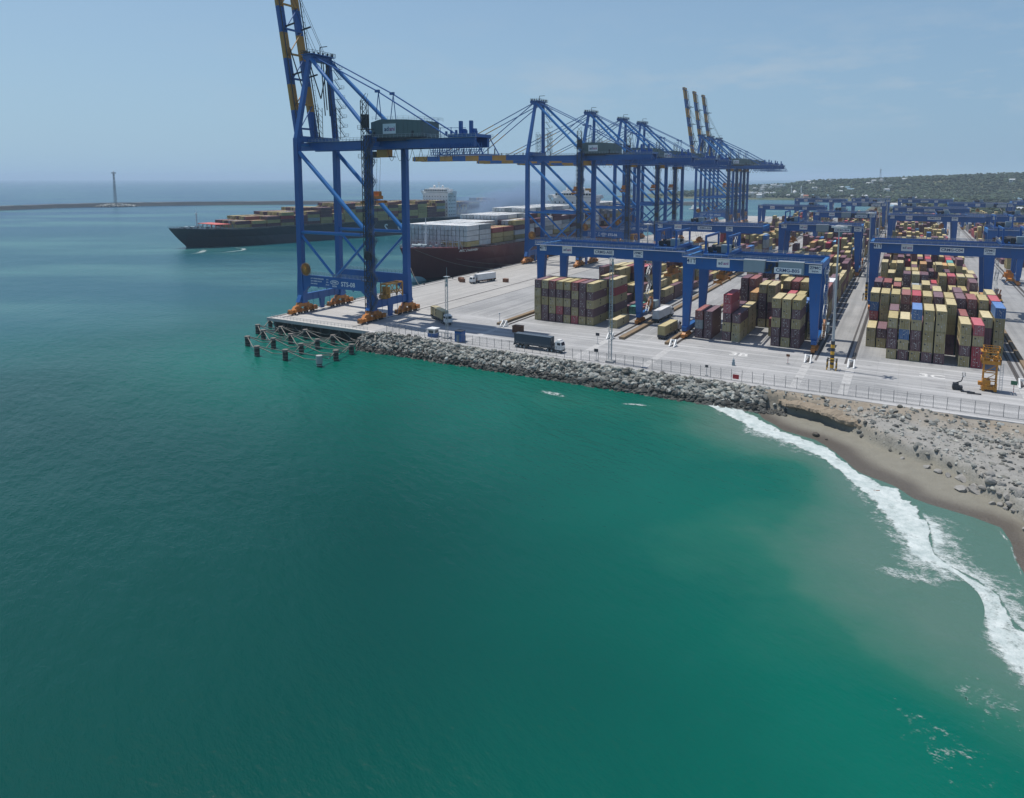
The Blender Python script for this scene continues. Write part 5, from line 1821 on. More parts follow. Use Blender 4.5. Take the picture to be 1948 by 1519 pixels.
# ------------------------------------------------------------------ ships
def hull_paint(name, col, boot):
    k = NT(name)
    sx = k.n('ShaderNodeSeparateXYZ')
    k.l(k.coord('Object'), sx.inputs[0])
    st = k.noise(0.25, 5, 0.7, stretch=(1, 1, 0.08))
    c = k.mix(k.ramp(st, [(0.5, 0.0), (0.75, 0.5)]), col, tuple(x * 0.6 + 0.02 for x in col))
    c = k.mix(k.math('LESS_THAN', sx.outputs[2], 1.3), c, boot)
    k.base(c)
    k.rough(0.45)
    return k.m
def make_ship(S, name, label, col, boot, rake, bulb=None, sheer=2.5):
    root = empty(name, S['o'], S['a'])
    tag(root, label, 'container ship')
    L, hb, dk = S['L'], S['hb'], S['deck']
    rings = []
    ts = list(np.linspace(0, 1, 15) ** 1.6 * 90) + list(np.linspace(110, L - 45, 12)) + list(np.linspace(L - 30, L, 6))
    for y in ts:
        s = min(1, y / 62.0)
        d = hb * (1 - (1 - s) ** 2.1) * (1 if y < L - 40 else 1 - .12 * (y - L + 40) / 40)
        sw = max(0, min(1, (y - rake) / 85.0))
        w = max(.25, hb * (1 - (1 - sw) ** 1.9)) * (1 if y < L - 40 else 1 - .5 * ((y - L + 40) / 40) ** 2)
        d = max(d, .5)
        top = dk + sheer * max(0, 1 - y / 55) ** 1.2
        zk = top - .5 if y < .01 else (-9 if y >= rake else top + (-1.2 - top) * (y / rake) ** .85)
        zw = max(0.0, zk)
        wk = w * .8 if y >= rake else .2
        zm = zw + (top - zw) * .55
        dm = (w + d) / 2 * .96 if y > .01 else .45
        rings.append([(-d, y, top), (-dm, y, zm), (-w, y, zw + .01), (-wk, y, min(zk, zw)), (wk, y, min(zk, zw)), (w, y, zw + .01), (dm, y, zm), (d, y, top)])
    m = MB()
    m.loft([list(reversed(q)) for q in rings])
    P_('hull', m, hull_paint(name + '_hull', col, boot), root, False)
    m = MB()
    m.rail([(-rings[i][0][0] * -1, rings[i][0][1], rings[i][0][2]) for i in range(0, 14)], 1.3, 3, .12)
    P_('bulwark_rail', m, M['rail_grey'], root)
    m = MB()
    m.rail([(rings[i][7][0], rings[i][7][1], rings[i][7][2]) for i in range(0, 30)], 1.3, 4, .12)
    P_('bulwark_rail', m, M['rail_grey'], root)
    m = MB()                                                # forecastle gear
    for i in range(9):
        yy = 8 + i * 2.6
        ww = hb * (1 - (1 - yy / 62) ** 2.1) * .7
        for s in (-1, 1):
            m.cbox((s * ww * (.35 + .5 * ((i * 7) % 5) / 5), yy, dk + 1.9), (1.6, 1.4, 1.6), i % 2)
    m.tube((-3, 14, dk + 2.4), (3, 14, dk + 2.4), 1.0, None, 10, 0).tube((-3, 19, dk + 2.2), (3, 19, dk + 2.2), .9, None, 10, 0)
    P_('winches', m, [M['light_grey'], M['dark']], root)
    m = MB()
    m.tube((0, 22, dk + 1), (0, 22, dk + 13), .7, .5, 10).cbox((0, 22, dk + 13), (3.0, 1.4, .5)).tube((0, 22, dk + 13), (0, 22, dk + 17), .22, .12, 8).cbox((0, 22, dk + 9), (2.0, 1.2, .3))
    P_('foremast', m, M['white'], root)
    if bulb:
        m = MB()
        rr = []
        for y, rad, z in ((-5.0, .3, -0.3), (-4.4, 1.5, -.2), (-2.5, 2.6, 0), (1, 3.0, .0), (8, 3.1, -.6), (18, 2.4, -1.6)):
            rr.append([(math.cos(a) * rad * .8, rake + y, z + math.sin(a) * rad * 1.25) for a in [2 * math.pi * i / 16 for i in range(16)]])
        m.loft(rr)
        P_('bulbous_bow', m, M['bulb'], root, True)
    return root, rings
_w = MB().box(-.5, .5, -.018, .018, -.5, .5).build('window', M['glass'])
win_me = _w.data
bpy.data.objects.remove(_w)
def superstructure(root, y0, dk, w, hgt, levels, name='bridge_house'):
    m = MB()
    m.box(-w / 2, w / 2, y0, y0 + 13, dk, dk + hgt)
    m.box(-w / 2 - 5, w / 2 + 5, y0 + 2, y0 + 9, dk + hgt + .02, dk + hgt + 1.2)
    m.box(-w / 2 + 2, w / 2 - 2, y0 + .5, y0 + 10, dk + hgt + 1.22, dk + hgt + 4.2)
    m.box(-w / 2 + 7, w / 2 - 7, y0 + 3, y0 + 9, dk + hgt + 4.22, dk + hgt + 5.6)
    for s in (-1, 1):
        m.bar((s * (w / 2 + 4.6), y0 + 4, dk + hgt), (s * w / 2, y0 + 4, dk + hgt - 9), 1.0)
        m.box(s * (w / 2 + 3) - 2, s * (w / 2 + 3) + 2, y0 + 2, y0 + 8, dk + hgt + 1.22, dk + hgt + 2.4)
    b = P_(name, m, M['white'], root)
    def win(x, y, z, rz, w, hh):
        o = bpy.data.objects.new('window', win_me)
        COL.objects.link(o)
        o.parent = b
        o.location, o.rotation_euler, o.scale = (x, y, z), (0, 0, rz), (w, 1, hh)
    for lv in range(levels):
        z = dk + 2 + lv * (hgt - 2.5) / levels
        for i in range(9):
            x = -w / 2 + 2.2 + i * (w - 4.4) / 8
            win(x, y0 - .02, z + .55, 0, 1.0, 1.1)
        for i in range(4):
            win(w / 2 + .02, y0 + 2.1 + i * 2.8, z + .55, R(90), 1.0, 1.1)
    for i in range(13):
        x = -w / 2 + 3 + i * (w - 6) / 12
        win(x, y0 + .47, dk + hgt + 2.85, 0, 1.8, 1.3)
    m = MB()
    m.tube((0, y0 + 6, dk + hgt + 5.6), (0, y0 + 6, dk + hgt + 12), .5, .3, 8)
    m.bar((-4, y0 + 6, dk + hgt + 9), (4, y0 + 6, dk + hgt + 9), .3).bar((-2.5, y0 + 6, dk + hgt + 11), (2.5, y0 + 6, dk + hgt + 11), .3)
    for s, q in ((-6, 1.5), (7, 1.2)):
        m.tube((s, y0 + 5, dk + hgt + 4.2), (s, y0 + 5, dk + hgt + 6), .3, None, 6)
        bm = bmesh.new()
        bmesh.ops.create_uvsphere(bm, u_segments=12, v_segments=8, radius=q)
        m.add([(v.co.x + s, v.co.y + y0 + 5, v.co.z + dk + hgt + 7) for v in bm.verts], [tuple(v.index for v in f.verts) for f in bm.faces])
        bm.free()
    P_('radar_mast', m, M['white'], root)
M['bulb'] = paint('bulb_paint', (0.22, 0.42, 0.45), 0.5, 0.4, (0.30, 0.33, 0.30), 0.5)
def hull_x(rings, y, z):
    ys = [q[0][1] for q in rings]
    i = max(0, min(len(ys) - 2, int(np.searchsorted(ys, y)) - 1))
    f = (y - ys[i]) / (ys[i + 1] - ys[i])
    def at(q):
        p = [q[5], q[6], q[7]]
        return np.interp(z, [a[2] for a in p], [a[0] for a in p])
    return at(rings[i]) * (1 - f) + at(rings[i + 1]) * f
def ship_text(root, rings, body, y, z, size, mat=None, name='lettering'):
    """letters painted on the starboard side, following the curve of the plating"""
    m = MB()
    m.text(body, Vector((0, y, z)), FACE_PX, size, 0, 'CENTER', .02)
    m.v = [(hull_x(rings, p[1], p[2]) + .10 + p[0], p[1], p[2]) for p in m.v]
    P_(name, m, mat or M['sign_white'], root)

root1, rg1 = make_ship(SHIP1, 'container_ship', 'dark navy container ship under way beyond the quay, stacked with mustard and brown containers', (0.012, 0.030, 0.050), (0.010, 0.026, 0.045), 15)
superstructure(root1, 284, SHIP1['deck'], 39, 25.5, 6)
m = MB()
m.box(-5, 5, 338, 348, SHIP1['deck'], SHIP1['deck'] + 16).box(-3, 3, 340, 346, SHIP1['deck'] + 16.02, SHIP1['deck'] + 19)
P_('funnel', m, M['house_grey'], root1)
m = MB()
m.add([(-15, 30, 17.6), (15, 30, 17.6), (17, 42, 17.6), (-17, 42, 17.6), (-15, 30, 18.0), (15, 30, 18.0), (17, 42, 18.0), (-17, 42, 18.0)], [(3, 2, 1, 0), (4, 5, 6, 7), (0, 1, 5, 4), (1, 2, 6, 5), (2, 3, 7, 6), (3, 0, 4, 7)])
for x in (-14, -7, 0, 7, 14):
    m.bar((x, 30.5, 13.4), (x, 30.5, 17.6), .4).bar((x, 41.5, 13.4), (x, 41.5, 17.6), .4)
P_('breakwater_shelter', m, M['red_deck'] if 'red_deck' in M else paint('coral_red', (0.62, 0.13, 0.10), 0.6, 0.3), root1)
for ch, yy in (('M', 178), ('S', 196), ('C', 214)):
    ship_text(root1, rg1, ch, yy, 6.6, 10.5)

root2, rg2 = make_ship(SHIP2, 'container_ship', 'maroon container ship moored along the quay, its foredeck stacked with white containers', (0.105, 0.026, 0.034), (0.055, 0.018, 0.022), 14, bulb=True)
superstructure(root2, 212, SHIP2['deck'], 34, 23, 6)
m = MB()
m.box(-6, 6, 240, 252, SHIP2['deck'], SHIP2['deck'] + 22).box(-3.5, 3.5, 243, 249, SHIP2['deck'] + 22.02, SHIP2['deck'] + 30)
P_('funnel', m, M['boom_orange'], root2)
ship_text(root2, rg2, 'MSC DARWIN', 36, SHIP2['deck'] - .9, 1.9)
m = MB()
for c in range(10):
    x = -18 + c * 4
    m.bar((x, 27, SHIP2['deck'] + .5), (x, 27, SHIP2['deck'] + 6.5), .45)
    m.bar((x, 27, SHIP2['deck'] + 6), (x - .1, 30.5, SHIP2['deck'] + .5), .3)
m.bar((-18, 27, SHIP2['deck'] + 4), (18, 27, SHIP2['deck'] + 4), .4)
P_('lashing_bridge', m, M['rail_grey'], root2)
m = MB()
m.box(SHIP2['hb'] - 2.6, SHIP2['hb'] - .2, 84, 100, SHIP2['deck'] + .3, SHIP2['deck'] + 1.5)
P_('gangway', m, M['rail_grey'], root2)
for i, (y0, x1, y1) in enumerate(((6, -197.6, 330), (10, -197.6, 352), (2, -197.4, 262))):
    a = Vector(ship_pt(SHIP2, 4 if i < 2 else 1.5, y0, SHIP2['deck'] + 1.5))
    b = Vector((x1, y1, .6))
    pts = [a.lerp(b, t / 12) - Vector((0, 0, 2.2 * math.sin(math.pi * t / 12))) for t in range(13)]
    mo = MB().path([tuple(p) for p in pts], .09, 5).build('mooring_rope', M['rope'])
    tag(mo, ('mooring rope from the maroon bow to the nearer bollard on the quay', 'mooring rope from the maroon bow to the farther bollard on the quay', 'mooring rope hanging from the maroon bow back towards the quay corner')[i], 'rope')

# smoke that drifts off the funnel of the navy ship
def smoke():
    bm = bmesh.new()
    bmesh.ops.create_icosphere(bm, subdivisions=4, radius=1.0)
    for v in bm.verts:
        n = mnoise.noise(v.co * 1.7)
        v.co *= 0.85 + 0.35 * n
    me = bpy.data.meshes.new('smoke')
    bm.to_mesh(me)
    bm.free()
    mt = bpy.data.materials.new('smoke')
    mt.use_nodes = True
    t = mt.node_tree
    for n in list(t.nodes):
        if n.type != 'OUTPUT_MATERIAL':
            t.nodes.remove(n)
    out = [n for n in t.nodes if n.type == 'OUTPUT_MATERIAL'][0]
    v = t.nodes.new('ShaderNodeVolumePrincipled')
    v.inputs['Color'].default_value = (0.46, 0.60, 0.80, 1)
    nz = t.nodes.new('ShaderNodeTexNoise')
    nz.inputs['Scale'].default_value = 1.6
    nz.inputs['Detail'].default_value = 4
    tc = t.nodes.new('ShaderNodeTexCoord')
    t.links.new(tc.outputs['Object'], nz.inputs['Vector'])
    ln = t.nodes.new('ShaderNodeVectorMath')
    ln.operation = 'LENGTH'
    t.links.new(tc.outputs['Object'], ln.inputs[0])
    mr = t.nodes.new('ShaderNodeMapRange')
    mr.inputs['From Min'].default_value, mr.inputs['From Max'].default_value = 1.0, 0.15
    mr.inputs['To Min'].default_value, mr.inputs['To Max'].default_value = 0.0, 0.11
    t.links.new(ln.outputs['Value'], mr.inputs['Value'])
    ra = t.nodes.new('ShaderNodeValToRGB')
    ra.color_ramp.elements[0].position, ra.color_ramp.elements[1].position = 0.36, 0.62
    t.links.new(nz.outputs['Fac'], ra.inputs[0])
    mu = t.nodes.new('ShaderNodeMath')
    mu.operation = 'MULTIPLY'
    t.links.new(mr.outputs[0], mu.inputs[0])
    t.links.new(ra.outputs[0], mu.inputs[1])
    t.links.new(mu.outputs[0], v.inputs['Density'])
    t.links.new(v.outputs[0], out.inputs['Volume'])
    me.materials.append(mt)
    o = bpy.data.objects.new('smoke', me)
    COL.objects.link(o)
    o.location = (-382, 668, 22)
    o.scale = (72, 62, 24)
    o.rotation_euler = (0, R(-8), R(20))
    tag(o, 'thin blue grey exhaust smoke drifting off the navy ship', 'smoke', kind='stuff')
smoke()

# ------------------------------------------------------------------ trucks
def make_truck(loc, rz, label, cabcol, cargo=None, cargo_label=None, trailer='dark', cargo_group='containers riding on trucks'):
    t = empty('truck', loc, rz)
    tag(t, label, 'truck', 'container trucks')
    mats = [cabcol, M['glass'], M['dark'], M['light_grey']]
    m = MB()                                                # tractor cab, forward = +x
    m.loft([[(5.2, -1.2, 1.0), (7.3, -1.2, 1.0), (7.3, 1.2, 1.0), (5.2, 1.2, 1.0)], [(5.2, -1.2, 2.2), (7.32, -1.2, 2.2), (7.32, 1.2, 2.2), (5.2, 1.2, 2.2)],
            [(5.25, -1.15, 3.2), (7.0, -1.12, 3.2), (7.0, 1.12, 3.2), (5.25, 1.15, 3.2)], [(5.4, -1.05, 3.55), (6.6, -1.05, 3.55), (6.6, 1.05, 3.55), (5.4, 1.05, 3.55)]])
    m.box(5.3, 7.42, -1.22, 1.22, .55, .98, 2)
    m.box(5.5, 6.6, -.9, .9, 3.56, 3.75)
    m.box(6.3, 6.6, -1.55, -1.2, 2.5, 3.1, 2).box(6.3, 6.6, 1.2, 1.55, 2.5, 3.1, 2)
    c = P_('cab', m, mats, t)
    m = MB()
    m.add([(7.34, -1.0, 2.25), (7.34, 1.0, 2.25), (7.06, .95, 3.1), (7.06, -.95, 3.1)], [(0, 1, 2, 3)])
    P_('windscreen', m, M['glass'], c)
    for s in (-1, 1):
        P_('side_window', MB().box(5.9, 6.9, s * 1.185 - .015, s * 1.185 + .015, 2.35, 3.05), M['glass'], c)
    for s in (-1, 1):
        P_('headlight', MB().cbox((7.44, s * .9, .8), (.06, .35, .2)), M['decal'], c)
    m = MB()
    m.box(-.6, 7.0, -.45, .45, .85, 1.05, 0).cbox((4.6, 0, 1.9), (.3, 1.8, 1.6), 0).tube((4.3, -.9, 1.0), (4.3, -.9, 4.0), .09, None, 6)
    m.tube((4.3, .95, .8), (3.0, .95, .8), .3, None, 8)
    P_('chassis', m, M['dark'], t)
    m = MB()
    m.box(-8.6, 4.1, -.5, -.25, 1.05, 1.35).box(-8.6, 4.1, .25, .5, 1.05, 1.35)
    for x in (-8.5, -4, 0, 4.0):
        m.box(x - .12, x + .12, -1.22, 1.22, 1.1, 1.4)
    m.box(-8.7, -8.55, -1.2, 1.2, .7, 1.1)
    for s in (-1, 1):
        m.box(-5.0, 1.5, s * 1.15 - .03, s * 1.15 + .03, .6, 1.0)
        m.bar((1.8, s * .9, .1), (1.8, s * .9, 1.1), .16)
    P_('trailer', m, M[trailer], t)
    for x in (-7.6, -6.3, -5.0, 1.9 + .9, 1.9 + 2.2, 6.2):
        for s in (-1, 1):
            w = MB()
            w.tube((x, s * .75, .52), (x, s * 1.15, .52), .52, None, 16, 0).tube((x, s * 1.151, .52), (x, s * 1.17, .52), .27, None, 10, 1)
            P_('wheel', w, [M['tyre'], M['light_grey']], t)
    if cargo:
        ca, sa = math.cos(rz), math.sin(rz)
        lx = -2.35
        add_container(cargo, (loc[0] + ca * lx, loc[1] + sa * lx, loc[2] + 1.41), rz + R(90), cargo_label, cargo_group)
    return t
make_truck((-141.2, 200.2, 0), math.atan2(-9.6, 13.5), 'truck with white cab carrying a mustard container near the crane at the quay corner', M['white'], 'M', 'mustard container on the truck between the corner crane and the fence')
make_truck((-92.0, 180.6, 0), R(-1.5), 'truck with white cab driving along the fence above the rock armour', M['white'], 'K', 'dark navy container on the truck driving along the fence')
make_truck((-178.8, 287.5, 0), math.atan2(-14.5, -10.5) + R(22), 'truck with white cab and white container on the apron beside the maroon ship', M['white'], 'W', 'white container on the truck parked beside the maroon ship', 'rust')
make_truck((-74.6, 243.2, 0), R(88), 'truck with white container driving away under the overhang of the nearest quayside gantry', M['white'], 'W', 'white container on the truck under the overhang of the quayside gantry')
make_truck((-65.0, 219.2, 0), R(88), 'truck carrying a mustard container in the lane beside the left legs of the middle gantry', M['white'], 'M', 'mustard container on the truck beside the left legs of the middle gantry')

# ------------------------------------------------------------------ fence along the pavement edge
def fence():
    Y = 176.0
    root = empty('chain_link_fence', (-60, Y, 0))
    tag(root, 'long grey chain link fence with bent post tops along the pavement edge', 'fence')
    x = -146.0
    pm = MB()
    pm.bar((0, 0, -.1), (0, 0, 2.5), .09).bar((0, 0, 2.5), (0, .32, 2.95), .08)
    first = None
    xs = []
    while x < 44:
        xs.append(x)
        if first is None:
            first = P_('post', pm, M['rail_dark'], root)
            p = first
        else:
            p = bpy.data.objects.new('post', first.data)
            COL.objects.link(p)
            p.parent = root
        p.location = (x + 60, 0, 0)
        p.rotation_euler = (0, rnd.uniform(-.03, .03), math.pi)
        x += 2.55
    k = NT('fence_wire')
    tc = k.coord('Object')
    sx = k.n('ShaderNodeSeparateXYZ')
    k.l(tc, sx.inputs[0])
    a = k.math('ADD', sx.outputs[0], sx.outputs[2])
    b = k.math('SUBTRACT', sx.outputs[0], sx.outputs[2])
    fa = k.math('LESS_THAN', k.math('FRACT', k.math('MULTIPLY', a, 11.0)), 0.06)
    fb = k.math('LESS_THAN', k.math('FRACT', k.math('MULTIPLY', b, 11.0)), 0.06)
    k.l(k.math('MAXIMUM', fa, fb), k.b.inputs['Alpha'])
    k.base((0.16, 0.17, 0.18))
    k.rough(0.5)
    m = MB()
    m.add([(xs[0] + 60, .03, .05), (xs[-1] + 60, .03, .05), (xs[-1] + 60, .03, 2.45), (xs[0] + 60, .03, 2.45)], [(0, 1, 2, 3)])
    P_('wire_mesh', m, k.m, root)
    m = MB()
    for z, y in ((2.46, .0), (.08, .0), (2.7, -.15), (2.93, -.31)):
        m.bar((xs[0] + 60, y, z), (xs[-1] + 60, y, z), .035)
    P_('strand', m, M['rail_dark'], root)
M['rail_dark'] = paint('grey_post', (0.14, 0.15, 0.16), 0.6, 0.3)
fence()
def low_rail():
    root = empty('quay_end_railing', (-198, 174.8, 0))
    tag(root, 'thin white railing along the end of the quay deck', 'railing')
    m = MB()
    m.rail([(0, 0, .32), (45, 0, .32)], 1.1, 1.6, .06)
    P_('rail', m, M['rail_grey'], root)
low_rail()

# ------------------------------------------------------------------ loose piles off the quay end and the beams between them
PIL = [(-186.7, 154.6), (-173.2, 146.8), (-176.9, 156.6), (-161.6, 147.4), (-189.5, 163.6), (-202.5, 178.2), (-198.5, 169.0), (-189.2, 171.0), (-176.8, 163.8), (-163.5, 155.7),
       (-177.5, 171.2), (-163.8, 162.9), (-147.5, 147.2), (-181.3, 178.6), (-163.8, 169.9), (-148.3, 154.9), (-192.5, 178.0), (-167.1, 177.4), (-149.4, 162.9), (-152.6, 170.6)]
def piles():
    m = MB()
    m.tube((0, 0, -5), (0, 0, 2.55), .78, None, 16, 0).tube((0, 0, 2.55), (0, 0, 3.3), .92, .88, 16, 1)
    for z in (.4, 1.3):
        m.tube((0, 0, z), (0, 0, z + .25), .83, None, 16, 1)
    o0 = m.build('pile', [M['pile'], M['pile_cap']])
    for i, (x, y) in enumerate(PIL):
        o = o0 if i == 0 else o0.copy()
        if i:
            COL.objects.link(o)
        o.location = (x, y, SEA + rnd.uniform(-.15, .1))
        o.rotation_euler = (rnd.uniform(-.02, .02), rnd.uniform(-.02, .02), rnd.random() * 6)
        lab = 'dark weathered pile standing in the green water off the quay end'
        grp = 'piles off the quay end'
        if i == 12:
            lab, grp = 'pile with a pale concrete top, outermost towards the open water off the quay end', 'piles off the quay end'
            o.data = o.data.copy()
            o.data.materials[1] = M['conc_pale']
        tag(o, lab, 'pile', grp)
    m = MB().tube((0, 0, 1.0), (0, 0, 3.36), .95, None, 16).build('concrete_collar', M['conc_pale'], bpy.data.objects['pile.012'] if 'pile.012' in bpy.data.objects else None)
    done = set()
    r = random.Random(4)
    for i, (x, y) in enumerate(PIL):
        for j, (u, v) in enumerate(PIL):
            d = math.hypot(u - x, v - y)
            key = (min(i, j), max(i, j))
            if i == j or key in done or d > 16.5:
                continue
            along_x = abs(u - x) > 1.6 * abs(v - y)
            if u < x and along_x:
                continue
            done.add(key)
            a, b = Vector((x, y, SEA + 3.1)), Vector((u, v, SEA + 1.9))
            mid = a.lerp(b, .55)
            mid.z = SEA + 1.55
            if not along_x:
                mid.z = SEA + 1.2
                b.z = SEA + 2.9
            mm = MB()
            mm.bar(a, mid, .2, .22).bar(mid, b, .17, .2)
            ob = mm.build('pile_beam', M['beam_brown'])
            tag(ob, 'bent rusty beam strung between the piles off the quay end', 'beam', 'beams between the piles')
M['beam_brown'] = paint('weathered_beam', (0.26, 0.24, 0.21), 0.9, 0.5, (0.12, 0.10, 0.085), 1.0)
M['pile'] = paint('pile_steel', (0.060, 0.042, 0.036), 0.8, 0.7, (0.03, 0.03, 0.03), 1.2)
M['pile_cap'] = paint('pile_cap', (0.20, 0.18, 0.16), 0.9, 0.6, (0.09, 0.08, 0.07), 1.5)
M['conc_pale'] = paint('pale_concrete', (0.40, 0.41, 0.40), 0.9, 0.4)
piles()

# ------------------------------------------------------------------ masts, posts, signs, buffers
def lattice_mast(loc, H, label, w=.55, head=True):
    root = empty('lattice_mast', loc)
    tag(root, label, 'mast')
    m = MB()
    n = int(H / 1.4)
    P3 = [(w * math.cos(a), w * math.sin(a)) for a in (R(90), R(210), R(330))]
    for i in range(3):
        a, b = P3[i], P3[(i + 1) % 3]
        m.bar((*a, 0), (*a, H), .11)
        for j in range(n):
            z0, z1 = H * j / n, H * (j + 1) / n
            m.bar((*a, z0), (*b, z1), .06).bar((*a, z1), (*b, z1), .06)
    P_('lattice', m, M['rail_grey'], root)
    P_('footing', MB().cbox((0, 0, .25), (2.2, 2.2, .5)), M['conc_pale'], root)
    if head:
        m = MB()
        m.cbox((0, 0, H + .1), (1.6, 1.6, .15)).tube((0, 0, H - 3), (0, 0, H + 3), .06, None, 6).bar((0, 0, H - 1.2), (.5, -.6, H - 1.2), .08).bar((0, 0, H - 2.6), (-.5, .5, H - 2.6), .08).cbox((.5, -.6, H - 1.2), (.5, .3, .9)).cbox((-.5, .5, H - 2.6), (.4, .3, .9))
        P_('antenna', m, M['rail_grey'], root)
lattice_mast((-69.1, 177.6, 0), 28.5, 'slim lattice mast rising from the fence in front of the quayside block')
lattice_mast((-124.6, 179.6, 0), 19.5, 'slim lattice mast standing beside the blue cabin near the quay corner', .5)
def light_pole(loc, H, label, base=True, heads=6):
    root = empty('floodlight_pole', loc)
    tag(root, label, 'light pole', 'floodlight poles in the yard lanes')
    P_('pole', MB().tube((0, 0, 0), (0, 0, H), .42, .16, 14), M['rail_grey'], root)
    m = MB()
    m.tube((0, 0, H - .3), (0, 0, H + .3), .9, None, 12)
    for i in range(heads):
        a = 2 * math.pi * i / heads
        m.cbox((1.5 * math.cos(a), 1.5 * math.sin(a), H), (.7, .7, .5)).bar((0, 0, H), (1.5 * math.cos(a), 1.5 * math.sin(a), H), .1)
    P_('lamp_ring', m, M['white'], root)
    if base:
        m = MB()
        for i in range(8):
            z = .4 + i * .9
            m.tube((0, 0, z), (0, 0, z + .9), .5, None, 14, i % 2)
        for sx in (-1, 1):
            for sy in (-1, 1):
                for j in range(4):
                    m.cbox((sx * 1.1, sy * 1.1, .35 + j * .7), (.28, .28, .7), j % 2)
                m.bar((sx * 1.1, -1.1, 2.6), (sx * 1.1, 1.1, 2.6), .16, None, 0).bar((-1.1, sx * 1.1, 2.6), (1.1, sx * 1.1, 2.6), .16, None, 0)
        m.cbox((.1, -.75, 2.6), (.7, .4, 1.0), 0)
        P_('striped_guard', m, [M['yellow'], M['dark']], root)
light_pole((-15.5, 199.3, 0), 37.6, 'tall grey floodlight pole with black and yellow guard at its foot, nearest the fence')
light_pole((-13.6, 322, 0), 36, 'tall grey floodlight pole beside the left legs of the inland gantry')
light_pole((-15.2, 470, 0), 36, 'tall grey floodlight pole, third along the lane between middle and inland blocks')
light_pole((-15.2, 620, 0), 36, 'tall grey floodlight pole, fourth along the lane between middle and inland blocks', True)
light_pole((-100.2, 300, 0), 30, 'tall thin pole rising behind the front stacks of the quayside block', False)

def buffer_stop(x, label):
    m = MB()
    for s in (-.7, .7):
        m.bar((x + s, 202.6, 0), (x + s, 204.8, 1.9), .32).bar((x + s, 204.9, 0), (x + s, 204.9, 2.0), .32).box(x + s - .2, x + s + .2, 202.4, 206, .0, .25)
    m.bar((x - .9, 204.9, 1.7), (x + .9, 204.9, 1.7), .35)
    m.tube((x, 204.9, 1.3), (x, 206.0, 1.3), .22, None, 8)
    tag(m.build('buffer_stop', M['white']), label, 'buffer stop', 'white buffer stops at the rail ends')
for x, lab in ((-118.2, 'white buffer stop at the rail end closest to the quay'), (-79.6, 'white buffer stop between the quayside stack and the lattice mast'), (-59.6, 'white buffer stop at the left rail of the middle gantry'),
               (-21.9, 'white buffer stop at the right rail of the middle gantry'), (-11.2, 'white buffer stop at the left rail of the inland block'), (26.2, 'white buffer stop at the right rail of the inland block, by the green sign')):
    buffer_stop(x, lab)
def post_sign(loc, col, label, H=2.8, w=1.2, striped=False, name='sign_post'):
    root = empty(name, loc)
    tag(root, label, 'sign')
    m = MB()
    n = 7
    for i in range(n):
        m.tube((0, 0, H * i / n), (0, 0, H * (i + 1) / n), .07, None, 8, (i % 2) if striped else 0)
    P_('post', m, [M['rail_grey'], M['red'] if striped else M['rail_grey']], root)
    P_('panel', MB().cbox((0, -.1, H + w * .2), (w, .07, w * .75)), col, root)
    P_('footing', MB().cbox((0, 0, .1), (.7, .7, .2)), M['conc_pale'], root)
post_sign((-80.3, 195.5, 0), M['dark'], 'small dark square sign on a post in front of the quayside stack')
post_sign((-73.2, 177.4, 0), M['dark'], 'small dark square sign on a post at the fence beside the lattice mast', 2.6)
post_sign((-26.4, 199.4, 0), M['rust'], 'small brown sign on a striped post in front of the middle block', 2.2, .9, True)
post_sign((23.6, 196.7, 0), M['green'], 'small green sign on a striped post near the inland rail end', 2.4, 1.3, True)
post_sign((-118.6, 202.0, 0), M['white'], 'thin post with a small white head beside the quayside rail end', 4.6, .5)
post_sign((-42.7, 176.9, 0), M['dark'], 'narrow dark sign box on a post at the fence before the middle block', 2.4, .8)
m = MB().cbox((0, 0, 1.0), (1.5, .06, 1.1))
o = m.build('warning_board', M['red'])
o.location = (-35.2, 175.7, .1)
tag(o, 'red warning board hung on the fence in front of the middle block', 'sign')
m = MB()
m.cbox((0, 0, .5), (.7, .7, 1.0)).cbox((0, 0, 1.4), (.5, .5, .5)).tube((0, 0, 1.0), (0, 0, 2.2), .06, None, 6)
o = m.build('bollard_box', M['light_grey'])
o.location = (-38.9, 190.5, 0)
tag(o, 'short grey post box standing on the pavement in front of the middle block', 'post')

# cabins, bins, boxes
root = empty('guard_booth', (-130.0, 179.6, 0))
tag(root, 'small white and blue guard booth inside the fence near the rock armour', 'booth')
P_('wall', MB().box(-1.3, 1.3, -1.3, 1.3, 0, 1.2, 1).box(-1.28, 1.28, -1.28, 1.28, 1.2, 2.5, 0), [M['white'], M['blue']], root)
P_('roof', MB().box(-1.55, 1.55, -1.55, 1.55, 2.5, 2.75), M['white'], root)
P_('window', MB().box(-.85, .85, -1.32, -1.29, 1.35, 2.2).box(1.29, 1.32, -.8, .8, 1.35, 2.2), M['glass'], root)
root = empty('site_cabin', (-118.6, 177.8, 0))
tag(root, 'dark blue site cabin standing on end inside the fence beside the lattice mast', 'cabin')
P_('wall', MB().box(-1.2, 1.2, -1.2, 1.2, .1, 3.4), M['blue'], root)
P_('roof', MB().box(-1.3, 1.3, -1.3, 1.3, 3.4, 3.55), M['dark'], root)
P_('door', MB().box(-.5, .5, -1.24, -1.205, .15, 2.2), M['light_grey'], root)
m = MB()
for i in range(5):
    m.tube((-2.6 + i * 1.1, 0, 0), (-2.6 + i * 1.1, 0, 2.3), .09, None, 6)
m.bar((-2.7, 0, 2.2), (1.9, 0, 2.2), .08).bar((-2.7, 0, 1.1), (1.9, 0, 1.1), .06)
o = m.build('pipe_rack', M['rail_grey'])
o.location = (-123.6, 177.3, 0)
tag(o, 'short row of grey upright pipes between the guard booth and the blue cabin', 'rack')
m = MB()
